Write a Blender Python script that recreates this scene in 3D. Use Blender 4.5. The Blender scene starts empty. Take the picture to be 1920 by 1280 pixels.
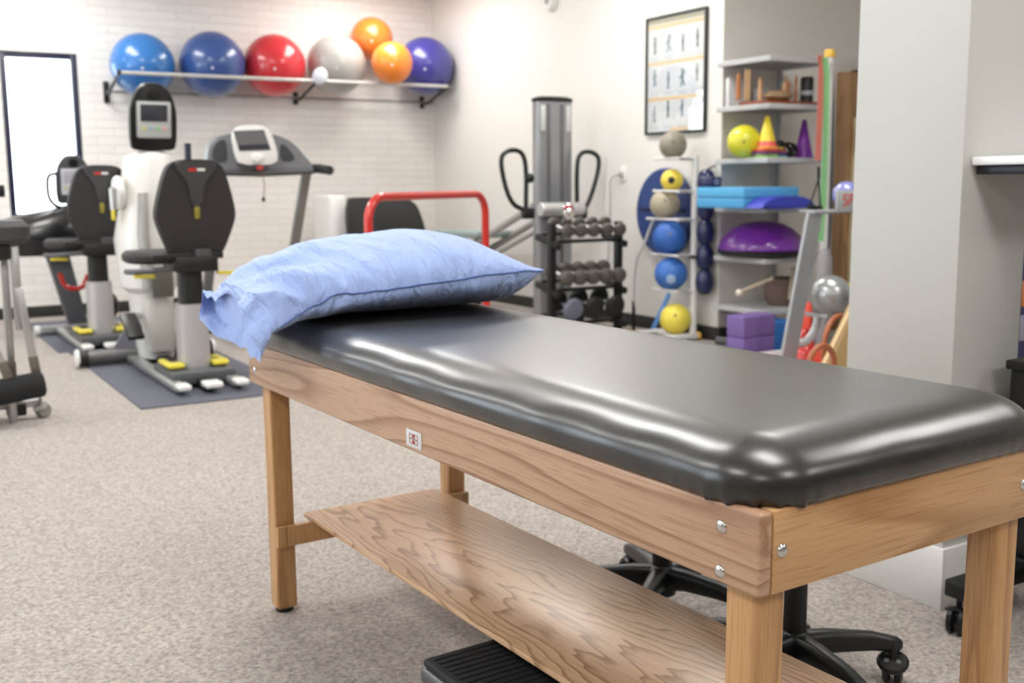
import bpy, bmesh, math, random
from mathutils import Vector, Matrix, noise
random.seed(7)
sc = bpy.context.scene
C = bpy.data.collections.new('room'); sc.collection.children.link(C)
PI = math.pi
def lin(h):
    if isinstance(h, str):
        v = [int(h[i:i+2], 16)/255 for i in (0, 2, 4)]
        return tuple(x/12.92 if x <= .04045 else ((x+.055)/1.055)**2.4 for x in v) + (1,)
    return tuple(h) + (1,)

# ------------------------------------------------------------------ camera
FPX, PITCH, ROLL, CAMH, YAW = 2008., .1483, -.0084, 1.1514, 1.0279
_R = Matrix(((math.sin(YAW), math.cos(YAW), 0), (-math.cos(YAW), math.sin(YAW), 0), (0, 0, 1)))
_up0 = Vector((0, math.sin(PITCH), math.cos(PITCH))); _r0 = Vector((1, 0, 0))
FWD = _R @ Vector((0, math.cos(PITCH), -math.sin(PITCH)))
RGT = _R @ (math.cos(ROLL)*_r0 + math.sin(ROLL)*_up0)
UPV = _R @ (-math.sin(ROLL)*_r0 + math.cos(ROLL)*_up0)
EYE = Vector((0, 0, CAMH))
cd = bpy.data.cameras.new('camera'); cam = bpy.data.objects.new('camera', cd); sc.collection.objects.link(cam)
m = Matrix((RGT, UPV, -FWD)).transposed().to_4x4(); m.translation = EYE
cam.matrix_world = m
cd.sensor_width = 36; cd.lens = FPX/1920*36; cd.clip_start = .05; cd.clip_end = 60
cd.dof.use_dof = True; cd.dof.focus_distance = 1.75; cd.dof.aperture_fstop = 5.0
sc.camera = cam
def at(px, py, ax, v):
    """the point of the place seen at a pixel, on the plane x, y or z = v"""
    d = FWD + RGT*(px-960)/FPX - UPV*(py-640)/FPX
    k = 'xyz'.index(ax); return EYE + d*((v-EYE[k])/d[k])

# ------------------------------------------------------------------ world, light, exposure
w = bpy.data.worlds.new('sky'); sc.world = w; w.use_nodes = True
bg = w.node_tree.nodes['Background']; bg.inputs[0].default_value = (.80, .90, 1, 1); bg.inputs[1].default_value = 6.5
sc.view_settings.view_transform = 'Standard'; sc.view_settings.look = 'None'
sc.view_settings.gamma = 1; sc.view_settings.use_curve_mapping = False
sc.view_settings.exposure = 0.36
sc.cycles.use_denoising = True
sc.cycles.max_bounces = 8; sc.cycles.diffuse_bounces = 5; sc.cycles.glossy_bounces = 4; sc.cycles.transmission_bounces = 6
sc.cycles.sample_clamp_indirect = 6
sc.cycles.caustics_reflective = False; sc.cycles.caustics_refractive = False
LAMP = 25.0          # watts-ish per ceiling fixture
def area(name, loc, sx, sy, power, rot=(0, 0, 0), color=(1, 1, 1), parent=None, portal=False):
    l = bpy.data.lights.new(name, 'AREA'); l.shape = 'RECTANGLE'; l.size = sx; l.size_y = sy
    l.energy = power; l.color = color
    if portal: l.cycles.is_portal = True
    o = bpy.data.objects.new(name, l); C.objects.link(o); o.location = loc; o.rotation_euler = rot
    if parent: o.parent = parent
    return o

# ------------------------------------------------------------------ helpers
class MB:
    """collects shapes, builds ONE mesh object"""
    def __init__(s, M=None): s.bm = bmesh.new(); s.M = M or Matrix()
    def _x(s, vs, M=None):
        T = s.M @ M if M is not None else s.M
        for v in vs: v.co = T @ v.co
        return s
    def box(s, c, d, rot=(0, 0, 0), bev=0, seg=2):
        r = bmesh.ops.create_cube(s.bm, size=1); vs = r['verts']
        for v in vs: v.co = Vector((v.co.x*d[0], v.co.y*d[1], v.co.z*d[2]))
        if bev:
            es = list({e for v in vs for e in v.link_edges})
            r = bmesh.ops.bevel(s.bm, geom=es, offset=bev, segments=seg, affect='EDGES', profile=.5)
            vs = list({v for f in r['faces'] for v in f.verts} | {v for v in vs if v.is_valid})
            st = list(vs); seen = set(vs)
            while st:
                v = st.pop()
                for e in v.link_edges:
                    o = e.other_vert(v)
                    if o not in seen: seen.add(o); st.append(o)
            vs = list(seen)
        from mathutils import Euler
        s._x(vs, Matrix.Translation(Vector(c)) @ Euler(rot).to_matrix().to_4x4()); return s
    def cyl(s, a, b, r, r2=None, n=24, cap=True):
        a = Vector(a); b = Vector(b); d = b-a
        q = d.to_track_quat('Z', 'Y').to_matrix().to_4x4()
        rr = bmesh.ops.create_cone(s.bm, cap_ends=cap, cap_tris=False, segments=n, radius1=r, radius2=r if r2 is None else r2, depth=d.length)
        s._x(rr['verts'], Matrix.Translation((a+b)/2) @ q); return s
    def sph(s, c, r, sc_=(1, 1, 1), n=32, rot=(0, 0, 0)):
        from mathutils import Euler
        rr = bmesh.ops.create_uvsphere(s.bm, u_segments=n, v_segments=n//2, radius=r)
        s._x(rr['verts'], Matrix.Translation(Vector(c)) @ Euler(rot).to_matrix().to_4x4() @ Matrix.Diagonal((*sc_, 1))); return s
    def tube(s, pts, r, n=12, closed=False, sm=0, radii=None):
        P = [Vector(p) for p in pts]
        for _ in range(sm):
            Q = []; N = len(P)
            rng = range(N if closed else N-1)
            if not closed: Q.append(P[0])
            for i in rng:
                a, b = P[i], P[(i+1) % N]
                Q += [a*.75+b*.25, a*.25+b*.75]
            if not closed: Q.append(P[-1])
            P = Q
        N = len(P); rings = []; up = None
        for i, p in enumerate(P):
            if closed: t = (P[(i+1) % N]-P[i-1]).normalized()
            else: t = (P[min(i+1, N-1)]-P[max(i-1, 0)]).normalized()
            if up is None: up = t.orthogonal().normalized()
            up = (up - t*up.dot(t)).normalized(); sd = t.cross(up)
            rad = r if radii is None else radii[min(int(i*len(radii)/N), len(radii)-1)]
            rings.append([s.bm.verts.new(s.M @ (p + (up*math.cos(2*PI*k/n)+sd*math.sin(2*PI*k/n))*rad)) for k in range(n)])
        for i in range(N if closed else N-1):
            A, B = rings[i], rings[(i+1) % N]
            off = 0
            if closed and i == N-1:
                off = min(range(n), key=lambda o: (A[0].co-B[o].co).length)
            for k in range(n): s.bm.faces.new((A[k], A[(k+1) % n], B[(k+1+off) % n], B[(k+off) % n]))
        if not closed: s.bm.faces.new(rings[0][::-1]); s.bm.faces.new(rings[-1])
        return s
    def lathe(s, prof, c=(0, 0, 0), axis=(0, 0, 1), n=40):
        q = Matrix.Translation(Vector(c)) @ Vector(axis).to_track_quat('Z', 'Y').to_matrix().to_4x4()
        rings = []
        for r, z in prof:
            if r < 1e-5: rings.append([s.bm.verts.new(s.M @ q @ Vector((0, 0, z)))])
            else: rings.append([s.bm.verts.new(s.M @ q @ Vector((r*math.cos(2*PI*k/n), r*math.sin(2*PI*k/n), z))) for k in range(n)])
        for A, B in zip(rings, rings[1:]):
            for k in range(n):
                a = [A[k % len(A)], A[(k+1) % len(A)], B[(k+1) % len(B)], B[k % len(B)]]
                u = []
                for v in a:
                    if v not in u: u.append(v)
                if len(u) > 2:
                    try: s.bm.faces.new(u)
                    except ValueError: pass
        if len(rings[0]) > 1: s.bm.faces.new(rings[0][::-1])
        if len(rings[-1]) > 1: s.bm.faces.new(rings[-1])
        return s
    def loft(s, secs, n=28, e=2.6, axis='z'):
        """secs: (z, cx, hx, cy, hy) superellipse sections"""
        rings = []
        for z, cx, hx, cy, hy in secs:
            ring = []
            for k in range(n):
                a = 2*PI*k/n; ca, sa = math.cos(a), math.sin(a)
                x = cx+hx*math.copysign(abs(ca)**(2/e), ca); y = cy+hy*math.copysign(abs(sa)**(2/e), sa)
                p = (x, y, z) if axis == 'z' else ((z, x, y) if axis == 'x' else (x, z, y))
                ring.append(s.bm.verts.new(s.M @ Vector(p)))
            rings.append(ring)
        for A, B in zip(rings, rings[1:]):
            for k in range(n): s.bm.faces.new((A[k], A[(k+1) % n], B[(k+1) % n], B[k]))
        s.bm.faces.new(rings[0][::-1]); s.bm.faces.new(rings[-1]); return s
    def prism(s, poly, o, u, v, t, bev=0, seg=2):
        """polygon in plane (u,v) at o, extruded by vector t"""
        o, u, v, t = Vector(o), Vector(u), Vector(v), Vector(t)
        A = [s.bm.verts.new(o+u*p[0]+v*p[1]) for p in poly]; B = [s.bm.verts.new(x.co+t) for x in A]
        N = len(A); fs = [s.bm.faces.new(A[::-1]), s.bm.faces.new(B)]
        for i in range(N): fs.append(s.bm.faces.new((A[i], A[(i+1) % N], B[(i+1) % N], B[i])))
        vs = A+B
        if bev:
            es = [e for f in fs[:2] for e in f.edges]
            r = bmesh.ops.bevel(s.bm, geom=es, offset=bev, segments=seg, affect='EDGES', profile=.5)
            st = [v for v in vs if v.is_valid] or list(r['verts']); seen = set(st)
            while st:
                x = st.pop()
                for e in x.link_edges:
                    q = e.other_vert(x)
                    if q not in seen: seen.add(q); st.append(q)
            vs = list(seen)
        s._x(vs); return s
    def build(s, name, mat, parent=None, smooth=35, root=None):
        bmesh.ops.recalc_face_normals(s.bm, faces=s.bm.faces)
        root = root or parent; r = root
        while r is not None and r.parent: r = r.parent
        org = r.matrix_basis.copy() if r is not None else Matrix()
        inv = org.inverted()
        if r is None:      # a lone mesh: origin at its own base centre
            xs = [v.co.x for v in s.bm.verts]; ys = [v.co.y for v in s.bm.verts]; zs = [v.co.z for v in s.bm.verts]
            org = Matrix.Translation(((min(xs)+max(xs))/2, (min(ys)+max(ys))/2, min(zs))); inv = org.inverted()
        for v in s.bm.verts: v.co = inv @ v.co
        me = bpy.data.meshes.new(name); s.bm.to_mesh(me); s.bm.free()
        if smooth:
            for p in me.polygons: p.use_smooth = True
            me.set_sharp_from_angle(angle=math.radians(smooth))
        for mm in (mat if isinstance(mat, (list, tuple)) else [mat]): me.materials.append(mm)
        o = bpy.data.objects.new(name, me); C.objects.link(o)
        if r is None: o.matrix_basis = org
        else: o.parent = parent
        return o
def tag(o, label, cat, group=None, kind=None):
    o['label'] = label; o['category'] = cat
    if group: o['group'] = group
    if kind: o['kind'] = kind
    return o
def thing(name, label, cat, loc, rz=0, group=None):
    o = bpy.data.objects.new(name, None); C.objects.link(o); o.empty_display_size = .05
    o.matrix_basis = Matrix.Translation(Vector(loc)) @ Matrix.Rotation(rz, 4, 'Z')
    return tag(o, label, cat, group)
def struct(o, label=None, cat=None):
    o['kind'] = 'structure'
    if label: o['label'] = label
    o['category'] = cat or 'room'
    return o
def dup(root, loc, rz, label, group=None):
    r = root.copy(); C.objects.link(r); r.matrix_basis = Matrix.Translation(Vector(loc)) @ Matrix.Rotation(rz, 4, 'Z')
    r['label'] = label
    if group: r['group'] = group
    for ch in list(root.children):
        c = ch.copy(); C.objects.link(c); c.parent = r
        for g in list(ch.children):
            d = g.copy(); C.objects.link(d); d.parent = c
    return r
def text(s, size, M, mat, parent, name='lettering', ext=.0006):
    cu = bpy.data.curves.new('t', 'FONT'); cu.body = s; cu.size = size; cu.extrude = ext; cu.align_x = 'CENTER'; cu.align_y = 'CENTER'
    to = bpy.data.objects.new('t', cu); C.objects.link(to)
    dg = bpy.context.evaluated_depsgraph_get(); dg.update()
    me = bpy.data.meshes.new_from_object(to.evaluated_get(dg)); bpy.data.objects.remove(to); bpy.data.curves.remove(cu)
    r = parent
    while r.parent: r = r.parent
    me.transform(r.matrix_basis.inverted() @ M)
    me.name = name; me.materials.clear(); me.materials.append(mat)
    o = bpy.data.objects.new(name, me); C.objects.link(o); o.parent = parent; return o

# ------------------------------------------------------------------ materials
_m = {}
def mat(name, col, rough=.5, metal=0, coat=0, bump=None, spec=.5, var=None, sheen=0, sss=0):
    """bump=(scale, strength, distance); var=(scale, amount) mottles the colour a little"""
    if name in _m: return _m[name]
    M = bpy.data.materials.new(name); M.use_nodes = True; nt = M.node_tree; b = nt.nodes['Principled BSDF']; c = lin(col)
    b.inputs['Base Color'].default_value = c; b.inputs['Roughness'].default_value = rough; b.inputs['Metallic'].default_value = metal
    b.inputs['Coat Weight'].default_value = coat; b.inputs['Coat Roughness'].default_value = .12
    b.inputs['Specular IOR Level'].default_value = spec; b.inputs['Sheen Weight'].default_value = sheen
    tc = nt.nodes.new('ShaderNodeTexCoord')
    vs, va = var or (9, .06)
    n = nt.nodes.new('ShaderNodeTexNoise'); n.inputs['Scale'].default_value = vs; n.inputs['Detail'].default_value = 4
    nt.links.new(tc.outputs['Object'], n.inputs['Vector'])
    mx = nt.nodes.new('ShaderNodeMix'); mx.data_type = 'RGBA'
    mx.inputs[6].default_value = tuple(x*(1-va) for x in c[:3])+(1,); mx.inputs[7].default_value = tuple(min(1, x*(1+va)) for x in c[:3])+(1,)
    nt.links.new(n.outputs['Fac'], mx.inputs[0]); nt.links.new(mx.outputs[2], b.inputs['Base Color'])
    if bump:
        n2 = nt.nodes.new('ShaderNodeTexNoise'); n2.inputs['Scale'].default_value = bump[0]; n2.inputs['Detail'].default_value = 3
        nt.links.new(tc.outputs['Object'], n2.inputs['Vector'])
        bp = nt.nodes.new('ShaderNodeBump'); bp.inputs['Strength'].default_value = bump[1]; bp.inputs['Distance'].default_value = bump[2]
        nt.links.new(n2.outputs['Fac'], bp.inputs['Height']); nt.links.new(bp.outputs[0], b.inputs['Normal'])
    _m[name] = M; return M
def ramp(nt, stops):
    r = nt.nodes.new('ShaderNodeValToRGB'); el = r.color_ramp.elements
    while len(el) < len(stops): el.new(.5)
    for e, (p, c) in zip(el, stops): e.position = p; e.color = lin(c)
    return r
def wood(name, light, dark, along='y', cathedral=None, scale=1, rough=.42, cath=1.0, seed=0, rings=15):
    M = bpy.data.materials.new(name); M.use_nodes = True; nt = M.node_tree; b = nt.nodes['Principled BSDF']
    tc = nt.nodes.new('ShaderNodeTexCoord'); mp = nt.nodes.new('ShaderNodeMapping')
    s = {'x': (.08, 1, 1), 'y': (1, .07, 1), 'z': (1, 1, .08)}[along]
    mp.inputs['Scale'].default_value = [k*scale for k in s]; mp.inputs['Location'].default_value = (seed*1.7, seed*.9, seed*2.3)
    nt.links.new(tc.outputs['Object'], mp.inputs['Vector'])
    n0 = nt.nodes.new('ShaderNodeTexNoise'); n0.inputs['Scale'].default_value = 2.6; n0.inputs['Detail'].default_value = 1.5; n0.inputs['Distortion'].default_value = .4*cath
    nt.links.new(mp.outputs[0], n0.inputs['Vector'])
    mu = nt.nodes.new('ShaderNodeMath'); mu.operation = 'MULTIPLY'; mu.inputs[1].default_value = rings
    nt.links.new(n0.outputs['Fac'], mu.inputs[0])
    if cathedral:      # flat-sawn figure: nested arches across the board's middle
        x0, A, B, Cn = cathedral
        sp = nt.nodes.new('ShaderNodeSeparateXYZ'); nt.links.new(tc.outputs['Object'], sp.inputs[0])
        def mth(op, a, b_=None):
            q = nt.nodes.new('ShaderNodeMath'); q.operation = op
            for i, v in enumerate((a, b_)):
                if v is None: continue
                if isinstance(v, (int, float)): q.inputs[i].default_value = v
                else: nt.links.new(v, q.inputs[i])
            return q.outputs[0]
        dx = mth('SUBTRACT', sp.outputs[0], x0); par = mth('MULTIPLY', mth('ABSOLUTE', dx), mth('ABSOLUTE', mth('MULTIPLY', dx, A)))
        ng = nt.nodes.new('ShaderNodeTexNoise'); ng.inputs['Scale'].default_value = 9; ng.inputs['Detail'].default_value = 2.5
        mg = nt.nodes.new('ShaderNodeMapping'); mg.inputs['Scale'].default_value = (1.6, .35, 1); nt.links.new(tc.outputs['Object'], mg.inputs['Vector']); nt.links.new(mg.outputs[0], ng.inputs['Vector'])
        val = mth('ADD', mth('ADD', par, mth('MULTIPLY', sp.outputs[1], B)), mth('MULTIPLY', ng.outputs['Fac'], Cn))
        nt.links.new(val, mu.inputs[0]); mu.inputs[1].default_value = 1.0
    fr = nt.nodes.new('ShaderNodeMath'); fr.operation = 'FRACT'; nt.links.new(mu.outputs[0], fr.inputs[0])
    r1 = ramp(nt, [(0, dark), (.09, light), (.72, light), (1, dark)])
    r1.color_ramp.elements[2].color = tuple(a*.82+c*.18 for a, c in zip(lin(light), lin(dark)))
    nt.links.new(fr.outputs[0], r1.inputs[0])
    mp2 = nt.nodes.new('ShaderNodeMapping'); s2 = {'x': (3, 90, 90), 'y': (90, 3, 90), 'z': (90, 90, 3)}[along]
    mp2.inputs['Scale'].default_value = s2; nt.links.new(tc.outputs['Object'], mp2.inputs['Vector'])
    n1 = nt.nodes.new('ShaderNodeTexNoise'); n1.inputs['Scale'].default_value = 3.2; n1.inputs['Detail'].default_value = 3
    nt.links.new(mp2.outputs[0], n1.inputs['Vector'])
    r2 = ramp(nt, [(.32, (.62, .52, .42)), (.5, (1, 1, 1)), (1, (1.0, 1.0, 1.0))]); nt.links.new(n1.outputs['Fac'], r2.inputs[0])
    n3 = nt.nodes.new('ShaderNodeTexNoise'); n3.inputs['Scale'].default_value = 1.2; nt.links.new(mp.outputs[0], n3.inputs['Vector'])
    mx = nt.nodes.new('ShaderNodeMix'); mx.data_type = 'RGBA'; mx.blend_type = 'MULTIPLY'; mx.inputs[0].default_value = .55
    nt.links.new(r1.outputs[0], mx.inputs[6]); nt.links.new(r2.outputs[0], mx.inputs[7])
    nt.links.new(mx.outputs[2], b.inputs['Base Color'])
    b.inputs['Roughness'].default_value = rough; b.inputs['Coat Weight'].default_value = .25; b.inputs['Coat Roughness'].default_value = .25
    bp = nt.nodes.new('ShaderNodeBump'); bp.inputs['Strength'].default_value = .15; bp.inputs['Distance'].default_value = .001
    nt.links.new(n1.outputs['Fac'], bp.inputs['Height']); nt.links.new(bp.outputs[0], b.inputs['Normal'])
    return M

def carpet():
    M = bpy.data.materials.new('carpet'); M.use_nodes = True; nt = M.node_tree; b = nt.nodes['Principled BSDF']
    tc = nt.nodes.new('ShaderNodeTexCoord')
    def nz(s, d, dist=0):
        n = nt.nodes.new('ShaderNodeTexNoise'); n.inputs['Scale'].default_value = s; n.inputs['Detail'].default_value = d
        nt.links.new(tc.outputs['Object'], n.inputs['Vector']); return n
    a = nz(95, 7); r = ramp(nt, [(.26, '807670'), (.40, '9b928b'), (.5, 'aba29b'), (.6, 'b8b0a8'), (.76, 'cac3bb')]); nt.links.new(a.outputs['Fac'], r.inputs[0])
    c = nz(30, 6); r2 = ramp(nt, [(.32, (.86, .91, .88)), (.5, (1, 1, 1)), (.68, (1.0, .93, .94))]); nt.links.new(c.outputs['Fac'], r2.inputs[0])
    mx = nt.nodes.new('ShaderNodeMix'); mx.data_type = 'RGBA'; mx.blend_type = 'MULTIPLY'; mx.inputs[0].default_value = .8
    nt.links.new(r.outputs[0], mx.inputs[6]); nt.links.new(r2.outputs[0], mx.inputs[7]); nt.links.new(mx.outputs[2], b.inputs['Base Color'])
    b.inputs['Roughness'].default_value = .95; b.inputs['Specular IOR Level'].default_value = .15; b.inputs['Sheen Weight'].default_value = .15
    f = nz(260, 3); bp = nt.nodes.new('ShaderNodeBump'); bp.inputs['Strength'].default_value = .8; bp.inputs['Distance'].default_value = .006
    nt.links.new(f.outputs['Fac'], bp.inputs['Height']); nt.links.new(bp.outputs[0], b.inputs['Normal']); return M
def brick():
    M = bpy.data.materials.new('painted_brick'); M.use_nodes = True; nt = M.node_tree; b = nt.nodes['Principled BSDF']
    tc = nt.nodes.new('ShaderNodeTexCoord'); sp = nt.nodes.new('ShaderNodeSeparateXYZ'); cb = nt.nodes.new('ShaderNodeCombineXYZ')
    nt.links.new(tc.outputs['Object'], sp.inputs[0]); nt.links.new(sp.outputs[0], cb.inputs[0]); nt.links.new(sp.outputs[2], cb.inputs[1])
    t = nt.nodes.new('ShaderNodeTexBrick'); t.inputs['Scale'].default_value = 1; t.inputs['Brick Width'].default_value = .30; t.inputs['Row Height'].default_value = .075
    t.inputs['Mortar Size'].default_value = .0045; t.inputs['Mortar Smooth'].default_value = .5; t.inputs['Bias'].default_value = 0
    t.inputs['Color1'].default_value = lin('efece7'); t.inputs['Color2'].default_value = lin('ebe7e2'); t.inputs['Mortar'].default_value = lin('dfdad3')
    nt.links.new(cb.outputs[0], t.inputs['Vector']); nt.links.new(t.outputs['Color'], b.inputs['Base Color'])
    b.inputs['Roughness'].default_value = .55
    bp = nt.nodes.new('ShaderNodeBump'); bp.invert = True; bp.inputs['Strength'].default_value = .7; bp.inputs['Distance'].default_value = .006
    nt.links.new(t.outputs['Fac'], bp.inputs['Height']); nt.links.new(bp.outputs[0], b.inputs['Normal']); return M
def emit(name, col, s):
    M = bpy.data.materials.new(name); M.use_nodes = True; nt = M.node_tree; b = nt.nodes['Principled BSDF']
    b.inputs['Base Color'].default_value = lin(col); b.inputs['Emission Color'].default_value = lin(col); b.inputs['Emission Strength'].default_value = s; return M
def glass():
    M = bpy.data.materials.new('window_glass'); M.use_nodes = True; nt = M.node_tree
    g = nt.nodes.new('ShaderNodeBsdfGlossy'); g.inputs['Roughness'].default_value = .02
    t = nt.nodes.new('ShaderNodeBsdfTransparent'); mx = nt.nodes.new('ShaderNodeMixShader'); mx.inputs[0].default_value = .06
    nt.links.new(t.outputs[0], mx.inputs[1]); nt.links.new(g.outputs[0], mx.inputs[2]); nt.links.new(mx.outputs[0], nt.nodes['Material Output'].inputs[0]); return M

WALL = mat('wall_paint', 'dfdcd6', .6, bump=(140, .12, .002), var=(2, .02))
PILL = mat('pillar_paint', 'c4c4c0', .55, bump=(160, .12, .002), var=(2, .02))
TRIMW = mat('white_trim', 'e6e5e2', .4)
BRICK = brick(); CARPET = carpet(); GLASS = glass()
CEIL = mat('ceiling_tile', 'e9e8e4', .9, bump=(60, .3, .004))
DARKBASE = mat('dark_vinyl_base', '2a2826', .5)
BLACK = mat('black_plastic', '131314', .38, bump=(300, .1, .001)); BLACKM = mat('black_powdercoat', '101010', .45)
RUB = mat('black_rubber', '17171a', .7, bump=(200, .3, .001)); FOAM = mat('black_foam', '1b1b1c', .85, bump=(120, .4, .002))
UPH = mat('charcoal_upholstery', '2b2829', .62, bump=(220, .35, .001)); UPH2 = mat('charcoal_yoke', '3d3c3d', .5)
SILV = mat('silver_paint', 'b9b8b6', .32, .75); CHROME = mat('chrome', 'd8d8d8', .12, 1); ALU = mat('satin_aluminium', 'a9a9aa', .3, .85)
WHITEP = mat('white_plastic', 'e9e8e5', .3, coat=.3); GREYP = mat('grey_plastic', '8f8e8c', .4); BEIGEP = mat('light_grey_plastic', 'bdb9b2', .4)
DGREY = mat('dark_grey_plastic', '55565a', .4); YEL = mat('yellow_plastic', 'e8d84a', .35); RED = mat('red_paint', 'c5261c', .3, coat=.5)
WSTEEL = mat('white_steel', 'dad9d6', .35, coat=.2); SHELFM = mat('grey_white_shelf_steel', 'b9babb', .4)
SHELFD = mat('shelf_underside', 'a5a6a8', .45)

# ------------------------------------------------------------------ the room
XL, XR, YB, YN, ZC, AX, AY = -3.0, 8.0, 10.2, -3.5, 3.1, 5.216, 5.775
def slab(name, c, d, m, lab, cat): return struct(MB().box(c, d).build(name, m, smooth=0), lab, cat)
slab('floor', ((XL+XR)/2, (YB+YN)/2, -.05), (XR-XL+.4, YB-YN+.4, .1), CARPET, 'mottled beige grey carpet floor', 'floor')
slab('ceiling', ((XL+XR)/2, (YB+YN)/2, ZC+.05), (XR-XL+.4, YB-YN+.4, .1), CEIL, 'white tiled ceiling above the exercise room', 'ceiling')
# back wall of painted brick with the window opening
wx0, wx1, wz0, wz1 = 1.115, 1.735, .86, 2.285
b = MB()
b.box(((XL+wx0)/2, YB+.1, ZC/2), (wx0-XL, .2, ZC)); b.box(((wx1+AX)/2, YB+.1, ZC/2), (AX-wx1, .2, ZC))
b.box(((wx0+wx1)/2, YB+.1, wz0/2), (wx1-wx0, .2, wz0)); b.box(((wx0+wx1)/2, YB+.1, (wz1+ZC)/2), (wx1-wx0, .2, ZC-wz1))
struct(b.build('wall_back', BRICK, smooth=0), 'white painted brick wall behind the machines', 'wall')
b = MB(); b.box((AX+.1, (AY+YB)/2+.1, ZC/2), (.2, YB-AY+.2, ZC)); struct(b.build('wall_right', WALL, smooth=0), 'off white painted wall with the framed poster', 'wall')
b = MB(); b.box(((AX+XR)/2+.1, AY+.1, ZC/2), (XR-AX-.2, .2, ZC)); struct(b.build('wall_alcove', WALL, smooth=0), 'off white wall behind the storage shelves', 'wall')
b = MB(); b.box((XR+.1, (YN+AY)/2, ZC/2), (.2, AY-YN+.4, ZC)); struct(b.build('wall_far_right', WALL, smooth=0), 'off white wall at the far right', 'wall')
b = MB(); b.box(((XL+XR)/2, YN-.1, ZC/2), (XR-XL+.4, .2, ZC)); struct(b.build('wall_front', mat('dimming_slate', '8a8886', .6), smooth=0), 'unseen wall behind the viewer, slate grey to dim reflections', 'wall')  # out of view; grey invented so the padded top's sides reflect a darker room
# left wall with three daylight windows
lw = [(2.6, 4.0), (5.6, 7.7)]; b = MB(); y = YN-.1
for a, c in lw: b.box((XL-.1, (y+a)/2, ZC/2), (.2, a-y, ZC)); b.box((XL-.1, (a+c)/2, .4), (.2, c-a, .8)); b.box((XL-.1, (a+c)/2, (2.4+ZC)/2), (.2, c-a, ZC-2.4)); y = c
b.box((XL-.1, (y+YB+.2)/2, ZC/2), (.2, YB+.2-y, ZC)); struct(b.build('wall_left', mat('dimming_taupe', 'aaa59d', .6), smooth=0), 'unseen taupe wall with a window, toned down to cut fill', 'wall')  # out of view; darker tone chosen to reduce fill light
NAVY = mat('navy_window_frame', '20243c', .4)
def window(name, c, wdt, hgt, ax, lab):
    """ax 'x': lies along x in the back wall; 'y': in the left wall"""
    t = bpy.data.objects.new(name, None); C.objects.link(t); t.location = c; struct(t, lab, 'window')
    q = (lambda u, v, z: (c[0]+u, c[1]+v, c[2]+z)) if ax == 'x' else (lambda u, v, z: (c[0]+v, c[1]+u, c[2]+z))
    dd = (lambda a, b_, z: (a, b_, z)) if ax == 'x' else (lambda a, b_, z: (b_, a, z))
    f = .05; b = MB()
    for sx in (-1, 1): b.box(q(sx*(wdt/2-f/2), 0, 0), dd(f, .07, hgt), bev=.004)
    for sz in (-1, 1): b.box(q(0, 0, sz*(hgt/2-f/2)), dd(wdt-2*f, .07, f), bev=.004)
    b.build('window_frame', NAVY, t)
    MB().box(q(0, .005, 0), dd(wdt-2*f, .006, hgt-2*f)).build('pane', GLASS, t, smooth=0)
    return t
t = window('window_1', ((wx0+wx1)/2, YB+.05, (wz0+wz1)/2), wx1-wx0, wz1-wz0, 'x', 'tall navy framed window glaring with daylight')
MB().box(((wx0+wx1)/2, YB+.02, wz0-.012), (wx1-wx0+.06, .2, .024), bev=.004).build('window_sill', TRIMW, t)
for i, (a, c) in enumerate(lw): window('window_%d' % (i+2), (XL-.06, (a+c)/2, 1.6), c-a, 1.6, 'y', 'wide navy framed window in the left wall')
area('daylight_portal', ((wx0+wx1)/2, YB+.24, (wz0+wz1)/2), wx1-wx0, wz1-wz0, 1, (PI/2, 0, PI), portal=True).rotation_euler = (-PI/2, 0, 0)
for a, c in lw: area('daylight_portal', (XL-.24, (a+c)/2, 1.6), c-a, 1.6, 1, portal=True).rotation_euler = (0, -PI/2, PI/2)
# skirting
def base(name, p0, p1, m, h=.1, t=.012, lab=''):
    p0, p1 = Vector(p0), Vector(p1); mid = (p0+p1)/2; d = p1-p0
    return struct(MB().box((mid.x, mid.y, h/2), (abs(d.x)+t if abs(d.x) > .01 else t, abs(d.y)+t if abs(d.y) > .01 else t, h), bev=.003).build(name, m), lab, 'baseboard')
base('baseboard_back', (XL, YB-.007, 0), (AX-.02, YB-.007, 0), DARKBASE, lab='dark skirting along the brick wall')
base('baseboard_right', (AX-.007, AY+.0, 0), (AX-.007, YB-.02, 0), DARKBASE, lab='dark skirting along the poster wall')
base('baseboard_alcove', (AX+.01, AY-.007, 0), (XR, AY-.007, 0), DARKBASE, lab='dark skirting behind the storage shelves')
# pillar
px0, px1, py0, py1 = 2.408, 2.688, 1.766, 2.118
struct(MB().box(((px0+px1)/2, (py0+py1)/2, ZC/2), (px1-px0, py1-py0, ZC), bev=.004).build('wall_pillar', PILL), 'square off white pillar between table and shelves', 'pillar')
b = MB()
for c, d in ((((px0-.006), (py0+py1)/2, .085), (.012, py1-py0+.024, .17)), (((px0+px1)/2+.0, py0-.006, .085), (px1-px0, .012, .17)), (((px0+px1)/2, py1+.006, .085), (px1-px0, .012, .17)), ((px1+.006, (py0+py1)/2, .085), (.012, py1-py0+.024, .17))): b.box(c, d, bev=.002)
struct(b.build('baseboard_pillar', TRIMW), 'white skirting around the pillar', 'baseboard')
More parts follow.
